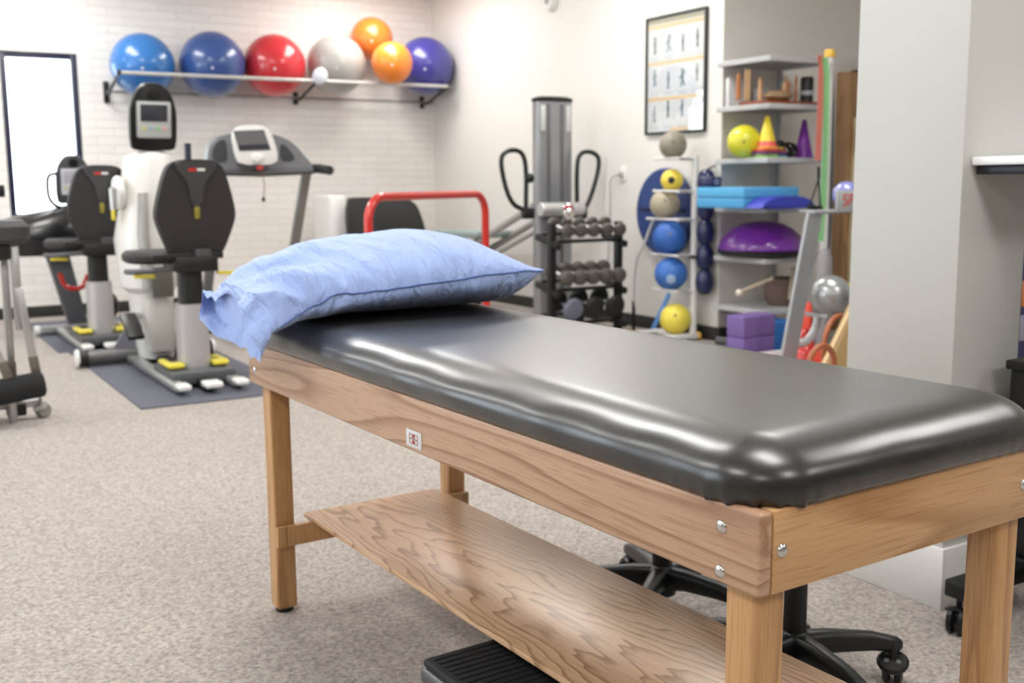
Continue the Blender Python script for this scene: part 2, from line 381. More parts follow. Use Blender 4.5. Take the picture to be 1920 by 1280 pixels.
# ceiling fixtures: the room's own lamps
PAN = emit('lit_diffuser', 'fffdf8', 3.0)
k = 0
for ly in (-1.8, .9, 3.6, 6.3, 9.0):
    for lx in (-1.6, 1.3, 4.2):
        if lx > AX and ly > AY: continue
        t = thing('ceiling_light', 'flat fluorescent ceiling panel above the exercise room', 'ceiling light', (lx, ly, ZC), 0, 'fluorescent ceiling panels')
        fr = MB()
        for sx in (-1, 1): fr.box((lx+sx*.31, ly, ZC-.015), (.02, 1.24, .03)); fr.box((lx, ly+sx*.61, ZC-.015), (.6, .02, .03))
        fr.build('frame', TRIMW, t, smooth=0)
        MB().box((lx, ly, ZC-.006), (.6, 1.2, .008)).build('diffuser', PAN, t, smooth=0)
        area('lamp_glow', (0, 0, -.03), .58, 1.18, LAMP, color=(1, .985, .96), parent=t)

# ------------------------------------------------------------------ treatment table
TC = Vector((.92434, .9377, 0)); TR = .0408
TM = Matrix.Translation(TC) @ Matrix.Rotation(TR, 4, 'Z')      # x across the table, y along it
L, W = 1.829, .639
OAK_S = wood('oak_apron', 'c3a084', '9c7458', 'y', scale=2.6, seed=4, rings=13, cath=.25); OAK_E = wood('oak_end', 'cca172', 'ac8052', 'x', scale=1.6, seed=5, cath=2.2, rings=8)  # side rails pinker than the end rails: reflected light put into the oak colour
OAK_L = wood('oak_leg', 'c99c6a', 'a97c4f', 'z', scale=3.0, seed=8, cath=.6, rings=9); OAK_P = wood('oak_plywood_shelf', 'd6b18d', '9a7453', 'y', cathedral=(.27, 180, 4.5, 4.6), scale=1.5, seed=1, rough=.34)
def loc_mat(M, parent): return M
tt_ = thing('treatment_table', 'long wooden treatment table with black padded top and lower shelf', 'treatment table', TC, TR)
TB = lambda: MB(TM)
ZB, ZT = .6295, .7402
for x in (.0115, W-.0115): TB().box((x, L/2, (ZB+ZT)/2), (.023, L, ZT-ZB), bev=.006, seg=3).build('side_rail', OAK_S, tt_)
for y in (.0125, L-.0125): TB().box((W/2, y, (ZB+ZT)/2), (W-.047, .024, ZT-ZB), bev=.003, seg=2).build('end_rail', OAK_E, tt_)
s = .0566; ti, tb = .027, .0235
for a in (ti+s/2, L-ti-s/2):
    for x in (tb+s/2, W-tb-s/2):
        lg = TB().box((x, a, (.012+ZT-.01)/2), (s-.001, s-.001, ZT-.022), bev=.006, seg=3).build('leg', OAK_L, tt_)
        TB().cyl((x, a, 0), (x, a, .013), .024).build('foot_pad', BLACK, lg)
for a in (L-ti-s-.0095, ti+s+.0095):
    TB().box((W/2, a, .219), (W-2*tb-.0, .018, .056), bev=.002).build('stretcher', OAK_L, tt_)
TB().box((.325, L/2+.005, .2535), (.41, L-.105, .0125), bev=.0015).build('shelf', OAK_P, tt_)
def bolt(p, nrm):
    prof = [(.0, .0045), (.004, .0042), (.0075, .0028), (.0092, .0008), (.0094, -.001)]
    MB(TM).lathe(prof, p, nrm, 24).build('bolt', CHROME, tt_)
for z, a in ((.707, .068), (.646, .069), (.707, L-.068), (.668, L-.048)): bolt((0, a, z), (-1, 0, 0))
for z, x in ((.686, .040), (.684, .575)): bolt((x, 0, z), (0, -1, 0))
# maker's plate
pl = TB().box((-.0008, .9055, .6565), (.0016, .062, .034), bev=.0005).build('logo_plate', mat('plate_white', 'd9d9dc', .35), tt_)
LR = mat('logo_red', 'b3452f', .5); LG = mat('logo_grey', '55585a', .5)
def lp(c, d, m, n='logo_mark'): TB().box((-.0018, .9055+c[0], .6565+c[1]), (.0008, d[0], d[1])).build(n, m, pl, smooth=0)
lp((0, 0), (.028, .0016), LG); lp((0, .0095), (.030, .0009), LG); lp((0, -.0095), (.030, .0009), LG)
for sx in (-1, 1): lp((sx*.0158, 0), (.0016, .019), LR)
lp((0, .0055), (.012, .0062), LR); lp((0, -.0055), (.012, .0062), LR)
# padded top
VINYL = mat('black_vinyl', '0b0b0c', .36, coat=1, bump=(650, .12, .0004), spec=.32, var=(3, .1))
VINYL.node_tree.nodes['Principled BSDF'].inputs['IOR'].default_value = 1.55
VINYL.node_tree.nodes['Principled BSDF'].inputs['Coat Roughness'].default_value = .28
VINYL.node_tree.nodes['Principled BSDF'].inputs['Coat IOR'].default_value = 1.52
def rrect(hx, hy, r, n=14):
    pts = []
    for (sx, sy, a0) in ((1, 1, 0), (-1, 1, PI/2), (-1, -1, PI), (1, -1, 3*PI/2)):
        for i in range(n+1):
            a = a0+PI/2*i/n; pts.append((sx*(hx-r)+r*math.cos(a), sy*(hy-r)+r*math.sin(a), i/n))
    out = []
    for i in range(len(pts)):
        p, q = pts[i], pts[(i+1) % len(pts)]; out.append(p)
        d = math.hypot(q[0]-p[0], q[1]-p[1])
        if d > .05:
            kk = int(d/.012)
            for j in range(1, kk): out.append((p[0]+(q[0]-p[0])*j/kk, p[1]+(q[1]-p[1])*j/kk, -1))
    return out
b = TB(); hx, hy = W/2+.008, L/2+.010
prof = [(.030, .7395), (.012, .7392), (.004, .7415), (.001, .749), (0, .757)] + [(.095*(1-math.cos(math.radians(q))), .764+.056*math.sin(math.radians(q))) for q in range(0, 91, 9)] + [(.13, .8205), (.19, .821), (.26, .8212)]
rings = []; ref = rrect(hx, hy, .10); N = len(ref)
for j, (d, z) in enumerate(prof):
    ring = []
    for i, (x, y, f) in enumerate(ref):
        r = .10
        ux = max(abs(x)-(hx-r), 0)*math.copysign(1, x); uy = max(abs(y)-(hy-r), 0)*math.copysign(1, y)
        cx, cy = x-ux, y-uy; l = math.hypot(ux, uy) or 1
        if f < 0:      # straight stretch
            if abs(abs(x)-hx) < 1e-4: nx, ny = math.copysign(1, x), 0
            else: nx, ny = 0, math.copysign(1, y)
        else: nx, ny = ux/l, uy/l
        if d <= r: X, Y = x-nx*d, y-ny*d
        else:
            X = max(-(hx-d), min(hx-d, x)); Y = max(-(hy-d), min(hy-d, y))
        dz = 0
        if j in (1, 2, 3, 4, 5):      # gathers on the corners, scallops along the edges
            amp = (.0026, .0040, .0034, .0020, .0008)[j-1]
            if 0 <= f: q = amp*math.sin(i*2.15+j*.2)
            else:
                cd_ = min(hx-abs(x), hy-abs(y)) if False else min(abs(hx-abs(x))+abs(hy-abs(y)), 9)
                q = amp*math.exp(-cd_/.09)*math.sin(i*2.15) if cd_ < .3 else 0
            X += nx*q; Y += ny*q; dz = -abs(q)*.9 if j < 3 else 0
        if 2 <= j <= 11 and f < 0:
            q = .0020*noise.noise(Vector((x*9, y*9, 1.3)))*math.sin(PI*(j-2)/9)*2; X += nx*q; Y += ny*q
        ring.append(b.bm.verts.new(TM @ Vector((W/2+X, L/2+Y, z+dz))))
    rings.append(ring)
for A, B in zip(rings, rings[1:]):
    for i in range(N):
        try: b.bm.faces.new((A[i], A[(i+1) % N], B[(i+1) % N], B[i]))
        except ValueError: pass
b.bm.faces.new(rings[0][::-1]); b.bm.faces.new(rings[-1])
bmesh.ops.remove_doubles(b.bm, verts=b.bm.verts, dist=1e-5)
b.build('padded_top', VINYL, tt_, smooth=70)

# ------------------------------------------------------------------ pillow
def cotton():
    M = bpy.data.materials.new('blue_cotton'); M.use_nodes = True; nt = M.node_tree; b = nt.nodes['Principled BSDF']
    b.inputs['Base Color'].default_value = lin('9cb1e2'); b.inputs['Roughness'].default_value = .85; b.inputs['Specular IOR Level'].default_value = .2; b.inputs['Sheen Weight'].default_value = .25
    tc = nt.nodes.new('ShaderNodeTexCoord'); mp = nt.nodes.new('ShaderNodeMapping'); mp.inputs['Scale'].default_value = (4.5, 1.0, 2.0); mp.inputs['Rotation'].default_value = (.3, .5, .35)
    nt.links.new(tc.outputs['Object'], mp.inputs['Vector'])
    n = nt.nodes.new('ShaderNodeTexNoise'); n.inputs['Scale'].default_value = 5; n.inputs['Detail'].default_value = 4; n.inputs['Distortion'].default_value = .8; nt.links.new(mp.outputs[0], n.inputs['Vector'])
    bp = nt.nodes.new('ShaderNodeBump'); bp.inputs['Strength'].default_value = .9; bp.inputs['Distance'].default_value = .03; nt.links.new(n.outputs['Fac'], bp.inputs['Height'])
    n2 = nt.nodes.new('ShaderNodeTexNoise'); n2.inputs['Scale'].default_value = 500; nt.links.new(tc.outputs['Object'], n2.inputs['Vector'])
    b2 = nt.nodes.new('ShaderNodeBump'); b2.inputs['Strength'].default_value = .15; b2.inputs['Distance'].default_value = .001; nt.links.new(n2.outputs['Fac'], b2.inputs['Height']); nt.links.new(bp.outputs[0], b2.inputs['Normal'])
    nt.links.new(b2.outputs[0], b.inputs['Normal']); return M
COT = cotton()
def interp(tab, x):
    if x <= tab[0][0]: return tab[0][1]
    for (a, u), (b_, v) in zip(tab, tab[1:]):
        if x <= b_:
            t = (x-a)/(b_-a); t = t*t*(3-2*t) if False else t; return u+(v-u)*t
    return tab[-1][1]
def smooth_tab(tab, x, h=.035):
    return sum(interp(tab, x+h*k) for k in (-1.5, -1, -.5, 0, .5, 1, 1.5))/7
PAD = .8215
# b: across the table; near edge a, far edge a, seam height, top height, bottom height
tNear = [(-.17, 1.415), (-.08, 1.435), (0, 1.455), (.1, 1.445), (.3, 1.42), (.5, 1.41), (.7, 1.42), (.78, 1.435), (.80, 1.45)]
tFar = [(-.17, 1.80), (-.05, 1.86), (.1, 1.92), (.4, 1.95), (.7, 1.93), (.80, 1.87)]
tSeam = [(-.17, .775), (-.08, .82), (0, .856), (.1, .880), (.3, .902), (.5, .915), (.7, .919), (.80, .916)]
tTop = [(-.17, .835), (-.08, .905), (0, .955), (.1, .99), (.25, 1.015), (.42, 1.028), (.58, 1.005), (.70, .958), (.77, .930), (.80, .918)]
tBot = [(-.17, .765), (-.06, .80), (0, .8225), (.1, .8225), (.66, .8225), (.72, .842), (.77, .882), (.80, .912)]
def pil(bv, th, shrink=0.0):
    an, af = smooth_tab(tNear, bv), smooth_tab(tFar, bv); zs = smooth_tab(tSeam, bv, .02); zt = smooth_tab(tTop, bv, .02); zb = smooth_tab(tBot, bv, .015)
    c = math.cos(th); s_ = math.sin(th)
    a = (an+af)/2 - (af-an)/2*math.copysign(abs(c)**.85, c)
    k = 1-abs(math.copysign(abs(c)**.85, c))**2.3; k = max(k, 0)**(.62 if s_ > 0 else .36)
    ft = (a-an)/(af-an); zsea = zs + (.0 if bv > .0 else (.08*ft*min(1, -bv/.15)))
    z = zsea + ((zt-zsea) if s_ > 0 else (zb-zsea))*k
    # cloth wrinkles, strongest towards the loose open end
    wv = max(0, min(1, (.30-bv)/.3)); amp = .006+.012*wv
    p = Vector((bv*9+ft*2.2, a*5.5, z*7))
    rg = 1-abs(noise.noise(Vector((bv*16+ft*6, a*7, 4.2+z*3))))*2.4
    wr = rg*.45*(.25+wv)+noise.noise(p*1.1)*.6+noise.noise(Vector((bv*30+a*5, a*9, z*6)))*.4*(.4+wv)
    fold = math.sin((a-1.4)*26+noise.noise(Vector((bv*6, a*3, 0)))*3.2)*wv*.5
    d = amp*(wr+fold)
    z2 = z+d*(1 if s_ >= 0 else -.3)
    if 0.0 < bv: z2 = max(z2, PAD+.0015)
    da = (-1 if c > 0 else 1)*d*.7
    db = .014*noise.noise(Vector((a*9, z*10, bv*3)))*wv
    xb = bv if bv < .45 else .45+(bv-.45)*.69
    return Vector((xb+db, a+da, z2))
t = thing('pillow', 'plump pillow in a wrinkled light blue case with a loose open end', 'pillow', TM @ Vector((.32, 1.65, PAD)), TR)
nb, nt_ = 110, 120; b = TB(); grid = []
bs = [-.09+.89*i/nb for i in range(nb+1)]
for bv in bs: grid.append([b.bm.verts.new(TM @ pil(bv, 2*PI*j/nt_)) for j in range(nt_)])
for i in range(nb):
    for j in range(nt_): b.bm.faces.new((grid[i][j], grid[i][(j+1) % nt_], grid[i+1][(j+1) % nt_], grid[i+1][j]))
e = grid[-1]; 
for j in range(nt_//2): 
    q = [e[j], e[j+1], e[(nt_-j-1) % nt_], e[(nt_-j) % nt_]]; u = []
    for v in q:
        if v not in u: u.append(v)
    try: b.bm.faces.new(u)
    except ValueError: pass
b.build('pillowcase', COT, t, smooth=80)
# the loose hem beyond the filling: doubled cloth that droops over the table edge, mouth open
b = TB(); grid = []; nh = 34
def hem(u, th, inner):
    bv = -.086-.094*u
    p = pil(-.088, th); c = math.cos(th); s_ = math.sin(th)
    # near end of the rim droops down, far end stays up; the rim flares open in a lazy wave
    near = (1+c)/2
    drop = u*(.004+.050*near**1.2)
    q = Vector((p.x-u*(.022+.012*math.sin(th*2+.6)+.010*(1-near)), p.y-u*.02*c*-1, p.z-drop))
    wob = .010*u*math.sin(th*5+.8)+.008*u*math.sin(th*11+2)
    q.z += wob*(1 if s_ > 0 else .6); q.x += .006*u*math.cos(th*4)
    if s_ > 0: q.z += .012*u*math.sin(PI*near)*0
    # pucker line of the hem stitching
    q.z += .0045*math.sin(th*30)*math.exp(-((u-.2)/.16)**2)
    cen = pil(-.088, PI/2)*.5+pil(-.088, -PI/2)*.5
    if inner: q += (Vector((q.x, q.y, cen.z-drop))-q)*.12
    return q
for u in [i/nh for i in range(nh+1)]: grid.append([b.bm.verts.new(TM @ hem(u, 2*PI*j/nt_, 0)) for j in range(nt_)])
for u in [1-i/nh for i in range(nh+1)]: grid.append([b.bm.verts.new(TM @ hem(u*.999, 2*PI*j/nt_, 1)) for j in range(nt_)])
for i in range(len(grid)-1):
    for j in range(nt_): b.bm.faces.new((grid[i][j], grid[i][(j+1) % nt_], grid[i+1][(j+1) % nt_], grid[i+1][j]))
b.bm.faces.new(grid[-1])
b.build('hem', COT, t, smooth=80)
# seam piping along the near side
SEAM = mat('seam_thread', '5d78b8', .9)
pts = [TM @ (pil(-.06+.85*i/60, 0)+Vector((0, -.0012, 0))) for i in range(61)]
MB().tube(pts, .0016, 6).build('seam', SEAM, t)


# ------------------------------------------------------------------ under and behind the table
t = thing('step_stool', 'low black step stool with rubber tread on the floor under the table', 'step stool', TM @ Vector((.19, .70, 0)), TR)
b = TB(); b.box((.19, .70, .192), (.36, .42, .016), bev=.006, seg=3)
for i in range(20): b.box((.19, .51+i*.02, .2005), (.33, .006, .002))
b.build('tread', RUB, t)
TB().box((.19, .70, .166), (.372, .432, .036), bev=.012, seg=3).build('rim', mat('grey_glossy_steel', '6b6c72', .25, .6), t)
for sx in (-1, 1):
    for sy in (-1, 1):
        lg = TB().cyl((.19+sx*.16, .70+sy*.19, .15), (.19+sx*.165, .70+sy*.195, .012), .013).build('leg', mat('grey_glossy_steel', '6b6c72'), t)
        TB().cyl((.19+sx*.165, .70+sy*.195, 0), (.19+sx*.165, .70+sy*.195, .022), .017).build('rubber_foot', RUB, lg)

def caster(parent, x, y, ang, z=0, r=.027, mat_=BLACK):
    """twin-wheel furniture caster, local coords via identity MB; x,y world"""
    M = Matrix.Translation((x, y, z)) @ Matrix.Rotation(ang, 4, 'Z'); b = MB(M)
    for s_ in (-1, 1): b.lathe([(0, -.009), (r*.8, -.009), (r, -.005), (r, .005), (r*.8, .009), (0, .009)], (0, s_*.0135, r), (0, 1, 0), 24)
    b.cyl((0, -.006, r), (0, .006, r), .008)
    b.lathe([(.0, .0), (r*1.0, 0), (r*1.06, .006), (r*.9, .012), (0, .012)], (-.012, 0, r*1.45), (-.5, 0, 1), 20)
    b.cyl((-.012, 0, r*1.5), (-.012, 0, r*2.9), .008)
    return b.build('caster', mat_, parent)
def stool(x, y, rz, rb, label, post_top):
    t = thing('rolling_stool', label, 'stool', (x, y, 0), 0, 'black rolling stools')
    for k in range(5):
        a = rz+2*PI*k/5; ca, sa = math.cos(a), math.sin(a); M = Matrix.Translation((x, y, 0)) @ Matrix.Rotation(a, 4, 'Z')
        b = MB(M); secs = [(.02, 0, .026, .100, .032), (.08, 0, .022, .106, .027), (.18, 0, .019, .102, .022), (rb-.02, 0, .018, .096, .019), (rb+.008, 0, .016, .092, .016), (rb+.018, 0, .009, .09, .010)]
        b.loft(secs, 20, 3, 'x'); b.build('leg', BLACK, t)
        caster(t, x+ca*rb, y+sa*rb, a+1.1+k*.9, r=.034)
    MB().lathe([(.0, .055), (.038, .055), (.042, .08), (.04, .125), (.026, .135), (.026, post_top-.08), (.02, post_top-.08), (.02, post_top), (0, post_top)], (x, y, 0)).build('post', BLACKM, t)
    MB().lathe([(0, post_top-.012), (.10, post_top-.012), (.165, post_top+.004), (.178, post_top+.03), (.172, post_top+.055), (.14, post_top+.068), (0, post_top+.07)], (x, y, 0)).build('seat', UPH, t)
    return t
stool(1.760, 2.150, math.radians(73), .245, 'black rolling stool half hidden behind the table apron, the one farther from the viewer', .46)
stool(1.745, 1.655, math.radians(-27), .235, 'black rolling stool by the near right table legs, its star base on the carpet', .43)

# rolling cart at the right edge
t = thing('rolling_cart', 'black rolling cart with casters behind the right table leg', 'cart', (2.56, 1.50, 0))
b = MB(); b.box((2.79, 1.50, .125), (.46, .40, .05), bev=.006)
for yy in (1.36, 1.64): b.box((2.45, yy, .118), (.32, .06, .045), bev=.006)
b.build('base_frame', BLACKM, t)
MB().box((2.80, 1.50, .40), (.46, .42, .50), bev=.01).build('cabinet', BLACKM, t)
MB().box((2.80, 1.50, .662), (.478, .438, .026), bev=.006).build('lid', BLACK, t)
for cx in (2.31, 2.92):
    for cy in (1.36, 1.64): caster(t, cx, cy, 1.2+cx, r=.034)
# shelf fixed on the pillar
t = thing('wall_shelf', 'white shelf with a dark underside fixed to the pillar', 'shelf', (2.72, 1.60, 1.16))
MB().box((2.72, 1.606, 1.193), (.57, .31, .022), bev=.004).build('shelf_top', mat('white_laminate', 'f0f0f2', .25, coat=.3), t)
MB().box((2.73, 1.615, 1.170), (.55, .29, .022), bev=.002).build('underframe', mat('navy_black', '191b26', .4), t)
# storage chest glimpsed past the pillar
t = thing('storage_chest', 'navy storage chest with an orange stripe glimpsed at the right edge beyond the pillar', 'chest', (5.0, 3.2, 0))
MB().box((5.0, 3.2, .43), (.92, .42, .82), bev=.012).build('body', mat('chest_navy', '2b3256', .4), t)
MB().box((5.0, 3.2, .862), (.95, .45, .045), bev=.01).build('lid', BLACK, t)
MB().box((5.0, 2.986, .62), (.90, .008, .12), bev=.002).build('orange_stripe', mat('chest_orange', 'b9703c', .4), t)
MB().box((5.0, 2.986, .46), (.90, .008, .12), bev=.002).build('lilac_stripe', mat('chest_lilac', '8d8a9c', .4), t)
MB().box((5.0, 3.2, .01), (.86, .36, .02)).build('plinth', BLACKM, t)

# ------------------------------------------------------------------ wall rack with exercise balls
RZ1, RZ2, RY = 2.082, 1.965, 9.585
t = thing('ball_rack', 'long wall mounted rail rack holding big exercise balls on the brick wall', 'rack', (3.56, YB, 1.96))
MB().cyl((1.97, RY, RZ1), (5.10, RY, RZ1), .016).build('front_rail', mat('light_grey_rail', 'c6c4c0', .35, .2), t)
MB().cyl((1.95, 10.10, RZ2), (5.17, 10.10, RZ2), .011).build('back_rail', GREYP, t)
for x in (1.96, 3.715, 5.08):
    b = MB(); b.tube([(x, 10.185, RZ2-.02), (x, 10.05, RZ2-.01), (x, RY, RZ1+.002)], .014, 10)
    b.box((x, 10.185, RZ2), (.045, .028, .19 if x < 3 else .12), bev=.008); b.sph((x, RY, RZ1+.002), .022, n=12)
    b.build('bracket', BLACKM if x > 2.1 else BLACKM, t)
def ball(px, py, r, Y, col, lab, rough=.25, name='exercise_ball', grp='exercise balls on the wall rack', shine=.5, R=None):
    p = at(px, py, 'y', Y); R = R or r*(p-EYE).dot(FWD)/FPX
    o2 = thing(name, lab, 'exercise ball', (p.x, p.y, p.z-R), 0, grp)
    MB().sph(p, R, n=48).build('skin', mat('ball_'+col, col, rough, 0, coat=shine), o2, smooth=180)
    d = (EYE-p).normalized(); d = (d+Vector((0, 0, -.1))).normalized()
    MB().lathe([(0, .002), (.010, .002), (.012, 0), (.012, -.004)], p+d*R, d, 16).build('air_plug', mat('plug_white', 'cfcfd4', .5), o2)
    return o2
BR = [(267, 122, .272, '2f6fb4', 'bright blue exercise ball, first on the left of the wall rack'),
      (398, 121, .290, '33508c', 'slate blue exercise ball between the bright blue and the red ball'),
      (515, 123, .284, 'cc2f38', 'red exercise ball in the middle of the wall rack'),
      (631, 122, .280, 'a9a6a1', 'silver grey exercise ball right of the red one'),
      (797, 124, .282, '3b3b8c', 'large purple blue exercise ball in the corner end of the wall rack')]
for px, py, R, c, lab in BR: ball(px, py, 0, 9.82 if px == 631 else 9.88 if px < 700 else 9.83, c, lab, .28, R=R)
ball(697, 73, 0, 9.985, 'e8792a', 'orange exercise ball resting highest, behind the other orange ball', .32, R=.207)
ball(735, 118, 0, 9.51, 'f0862c', 'orange exercise ball in front of the other balls above the rail', .32, R=.196)
t = tag(MB().sph(at(600, 143, 'y', 9.47), .072, (1.0, .5, 1.15), n=20, rot=(0, .6, 0)).build('plastic_pouch', mat('clear_plastic', 'd3d6e0', .15, coat=.6)), 'small clear plastic pouch hanging on the middle of the ball rack rail', 'pouch')

# smoke detector, poster, outlet
p = at(1030, 2, 'x', AX-.03)
t = thing('smoke_detector', 'white round detector high on the painted wall', 'detector', (AX, p.y, p.z))
MB().lathe([(.085, 0), (.085, .02), (.07, .045), (.03, .055), (0, .056)], (AX-.001, p.y, p.z), (-1, 0, 0)).build('housing', WHITEP, t)
MB().lathe([(.03, .053), (.028, .062), (0, .064)], (AX-.001, p.y, p.z), (-1, 0, 0)).build('sensor_cap', GREYP, t)
py0_, py1_, pz0, pz1 = 5.930, 6.612, 1.492, 2.355
t = thing('framed_exercise_chart', 'framed exercise chart with orange bands on the white wall', 'poster', (AX, (py0_+py1_)/2, pz0))
yc, zc, hw, hh = (py0_+py1_)/2, (pz0+pz1)/2, (py1_-py0_)/2, (pz1-pz0)/2
b = MB()
for s_ in (-1, 1): b.box((AX-.014, yc+s_*(hw-.009), zc), (.028, .018, 2*hh), bev=.003); b.box((AX-.014, yc, zc+s_*(hh-.009)), (.028, 2*hw-.036, .018), bev=.003)
b.build('frame', mat('dark_green_frame', '1e2723', .35), t)
sheet = MB().box((AX-.010, yc, zc), (.006, 2*hw-.034, 2*hh-.034)).build('printed_sheet', mat('chart_paper', 'e3e6e6', .5), t, smooth=0)
def pane(name, M_):
    mm = bpy.data.materials.new(name); mm.use_nodes = True; nt = mm.node_tree
    g = nt.nodes.new('ShaderNodeBsdfGlossy'); g.inputs['Roughness'].default_value = .03; tr = nt.nodes.new('ShaderNodeBsdfTransparent'); mx = nt.nodes.new('ShaderNodeMixShader')
    mx.inputs[0].default_value = .10; nt.links.new(tr.outputs[0], mx.inputs[1]); nt.links.new(g.outputs[0], mx.inputs[2]); nt.links.new(mx.outputs[0], nt.nodes['Material Output'].inputs[0]); return mm
PICGLASS = pane('picture_glass', None)
MB().box((AX-.020, yc, zc), (.002, 2*hw-.036, 2*hh-.036)).build('glazing', PICGLASS, t, smooth=0)
ORG = mat('chart_orange', 'f0cf9a', .5); OLV = mat('chart_olive', 'b8b496', .5); FIG = mat('chart_figure', '8fa5ad', .5); FIG2 = mat('chart_figure_dark', '6f8a80', .5); TXT = mat('chart_text', 'c4cbcd', .5)
def cb(dy, z, wy, wz, m, n): MB().box((AX-.0135, yc-dy, pz0+z), (.001, wy, wz)).build(n, m, sheet, smooth=0)
cb(0, .822, .64, .030, OLV, 'title_band')
for z in (.785, .52, .26, .035): cb(0 if z > .1 else .05, z, .64 if z > .1 else .2, .024, ORG, 'orange_band')
rnd = random.Random(4)
for r_, z0 in enumerate((.65, .39, .15)):
    for q in range(4):
        dy = -.24+q*.16; b = MB(); x0 = AX-.0135
        sp_ = rnd.choice((.3, .6, 1.0)); oy, oz = yc-dy, pz0+z0+rnd.uniform(-.02, .03)
        b.cyl((x0, oy, oz-.03), (x0-.001, oy, oz-.03), .0)if False else None
        for (ay, az, by, bz, r) in ((0, .045, 0, -.0, .012), (0, 0, .02*sp_, -.055, .008), (0, 0, -.025*sp_, -.05, .008), (0, .035, .035*sp_, .0, .006), (0, .035, -.03*sp_, .05*sp_, .006)):
            v = Vector((0, by-ay, bz-az)); n_ = Vector((0, -v.z, v.y)).normalized()*r
            a_ = Vector((x0, oy+ay, oz+az)); c_ = Vector((x0, oy+by, oz+bz))
            f = [b.bm.verts.new(k) for k in (a_+n_, c_+n_, c_-n_, a_-n_)]; b.bm.faces.new(f)
        b.lathe([(.013, 0), (.013, .0008), (0, .0008)], (x0+.0004, oy, oz+.06), (-1, 0, 0), 12)
        b.build('drawn_figure', FIG if (q+r_) % 3 else FIG2, sheet, smooth=0)
        for k in range(3): cb(dy, z0-.085-.012*k, .1, .004, TXT, 'text_lines')
t = thing('wall_outlet', 'white wall outlet with a plug and cord on the painted wall', 'outlet', (AX, 6.90, 1.16))
MB().box((AX-.004, 6.90, 1.207), (.008, .075, .12), bev=.003).build('cover_plate', WHITEP, t)
MB().box((AX-.022, 6.915, 1.20), (.03, .035, .04), bev=.006).build('plug', mat('grey_plug', 'a9aaa8', .5), t)
MB().tube([(AX-.036, 6.925, 1.20), (AX-.06, 7.0, 1.18), (AX-.03, 7.05, 1.05), (AX-.02, 7.06, .8), (AX-.03, 7.08, .4), (AX-.03, 7.10, .12)], .006, 8, sm=2).build('cord', mat('grey_cord', 'b5b6b2', .5), t)

# plants outside the window
LEAF = mat('leaf_green', '6fa04a', .6, var=(40, .3)); rnd = random.Random(9)
for i, x in enumerate((1.05, 1.75, 2.45)):
    b = MB(); stem = Vector((x, 10.95+.1*i, 0))
    b.tube([stem, stem+Vector((.02, .01, .5)), stem+Vector((0, .02, 1.0))], .012, 6)
    for _ in range(120):
        c_ = stem+Vector((rnd.gauss(0, .10), rnd.gauss(0, .08), .75+rnd.uniform(-.45, .33))); d = Vector((rnd.uniform(-1, 1), rnd.uniform(-1, 1), rnd.uniform(-.3, 1))).normalized()
        s1 = d.orthogonal().normalized(); l = rnd.uniform(.04, .075)
        f = [b.bm.verts.new(k) for k in (c_, c_+d*l*.5+s1*l*.28, c_+d*l, c_+d*l*.5-s1*l*.28)]; b.bm.faces.new(f)
    lab = ('green leafy shrub outside the window at its left side', 'green leafy shrub outside behind the middle of the window', 'green leafy shrub outside behind the console near the right window edge')[i]
    tag(b.build('garden_shrub', LEAF, smooth=0), lab, 'shrub', 'shrubs outside the window')
slab('floor_outside', (2.0, 12.5, -.06), (14, 4.2, .1), mat('pale_paving', 'c9c6bf', .9), 'pale paving outside the window', 'ground')

# ------------------------------------------------------------------ exercise machines
def flat(poly, name, mat_, parent, o, t, bev=.006, u=(1, 0, 0), v=(0, 0, 1)):
    return MB().prism(poly, o, u, v, t, bev).build(name, mat_, parent)
MAT = mat('rubber_mat', '575964', .75, bump=(180, .3, .002), var=(6, .06))
MB().box(((1.155+2.75)/2, (5.63+7.89)/2, .006), (2.75-1.155, 7.89-5.63, .012), bev=.002)
for (y0, y1, x0, x1, lab) in ((5.635, 7.885, 1.16, 2.04, 'dark grey rubber floor mat under the white machine, the nearer mat'), (7.90, 9.78, 1.10, 2.04, 'dark grey rubber floor mat under the black bike, the farther mat')):
    tag(MB().box(((x0+x1)/2, (y0+y1)/2, .004), (x1-x0, y1-y0, .008), bev=.002).build('rubber_floor_mat', MAT), lab, 'mat', 'rubber floor mats')

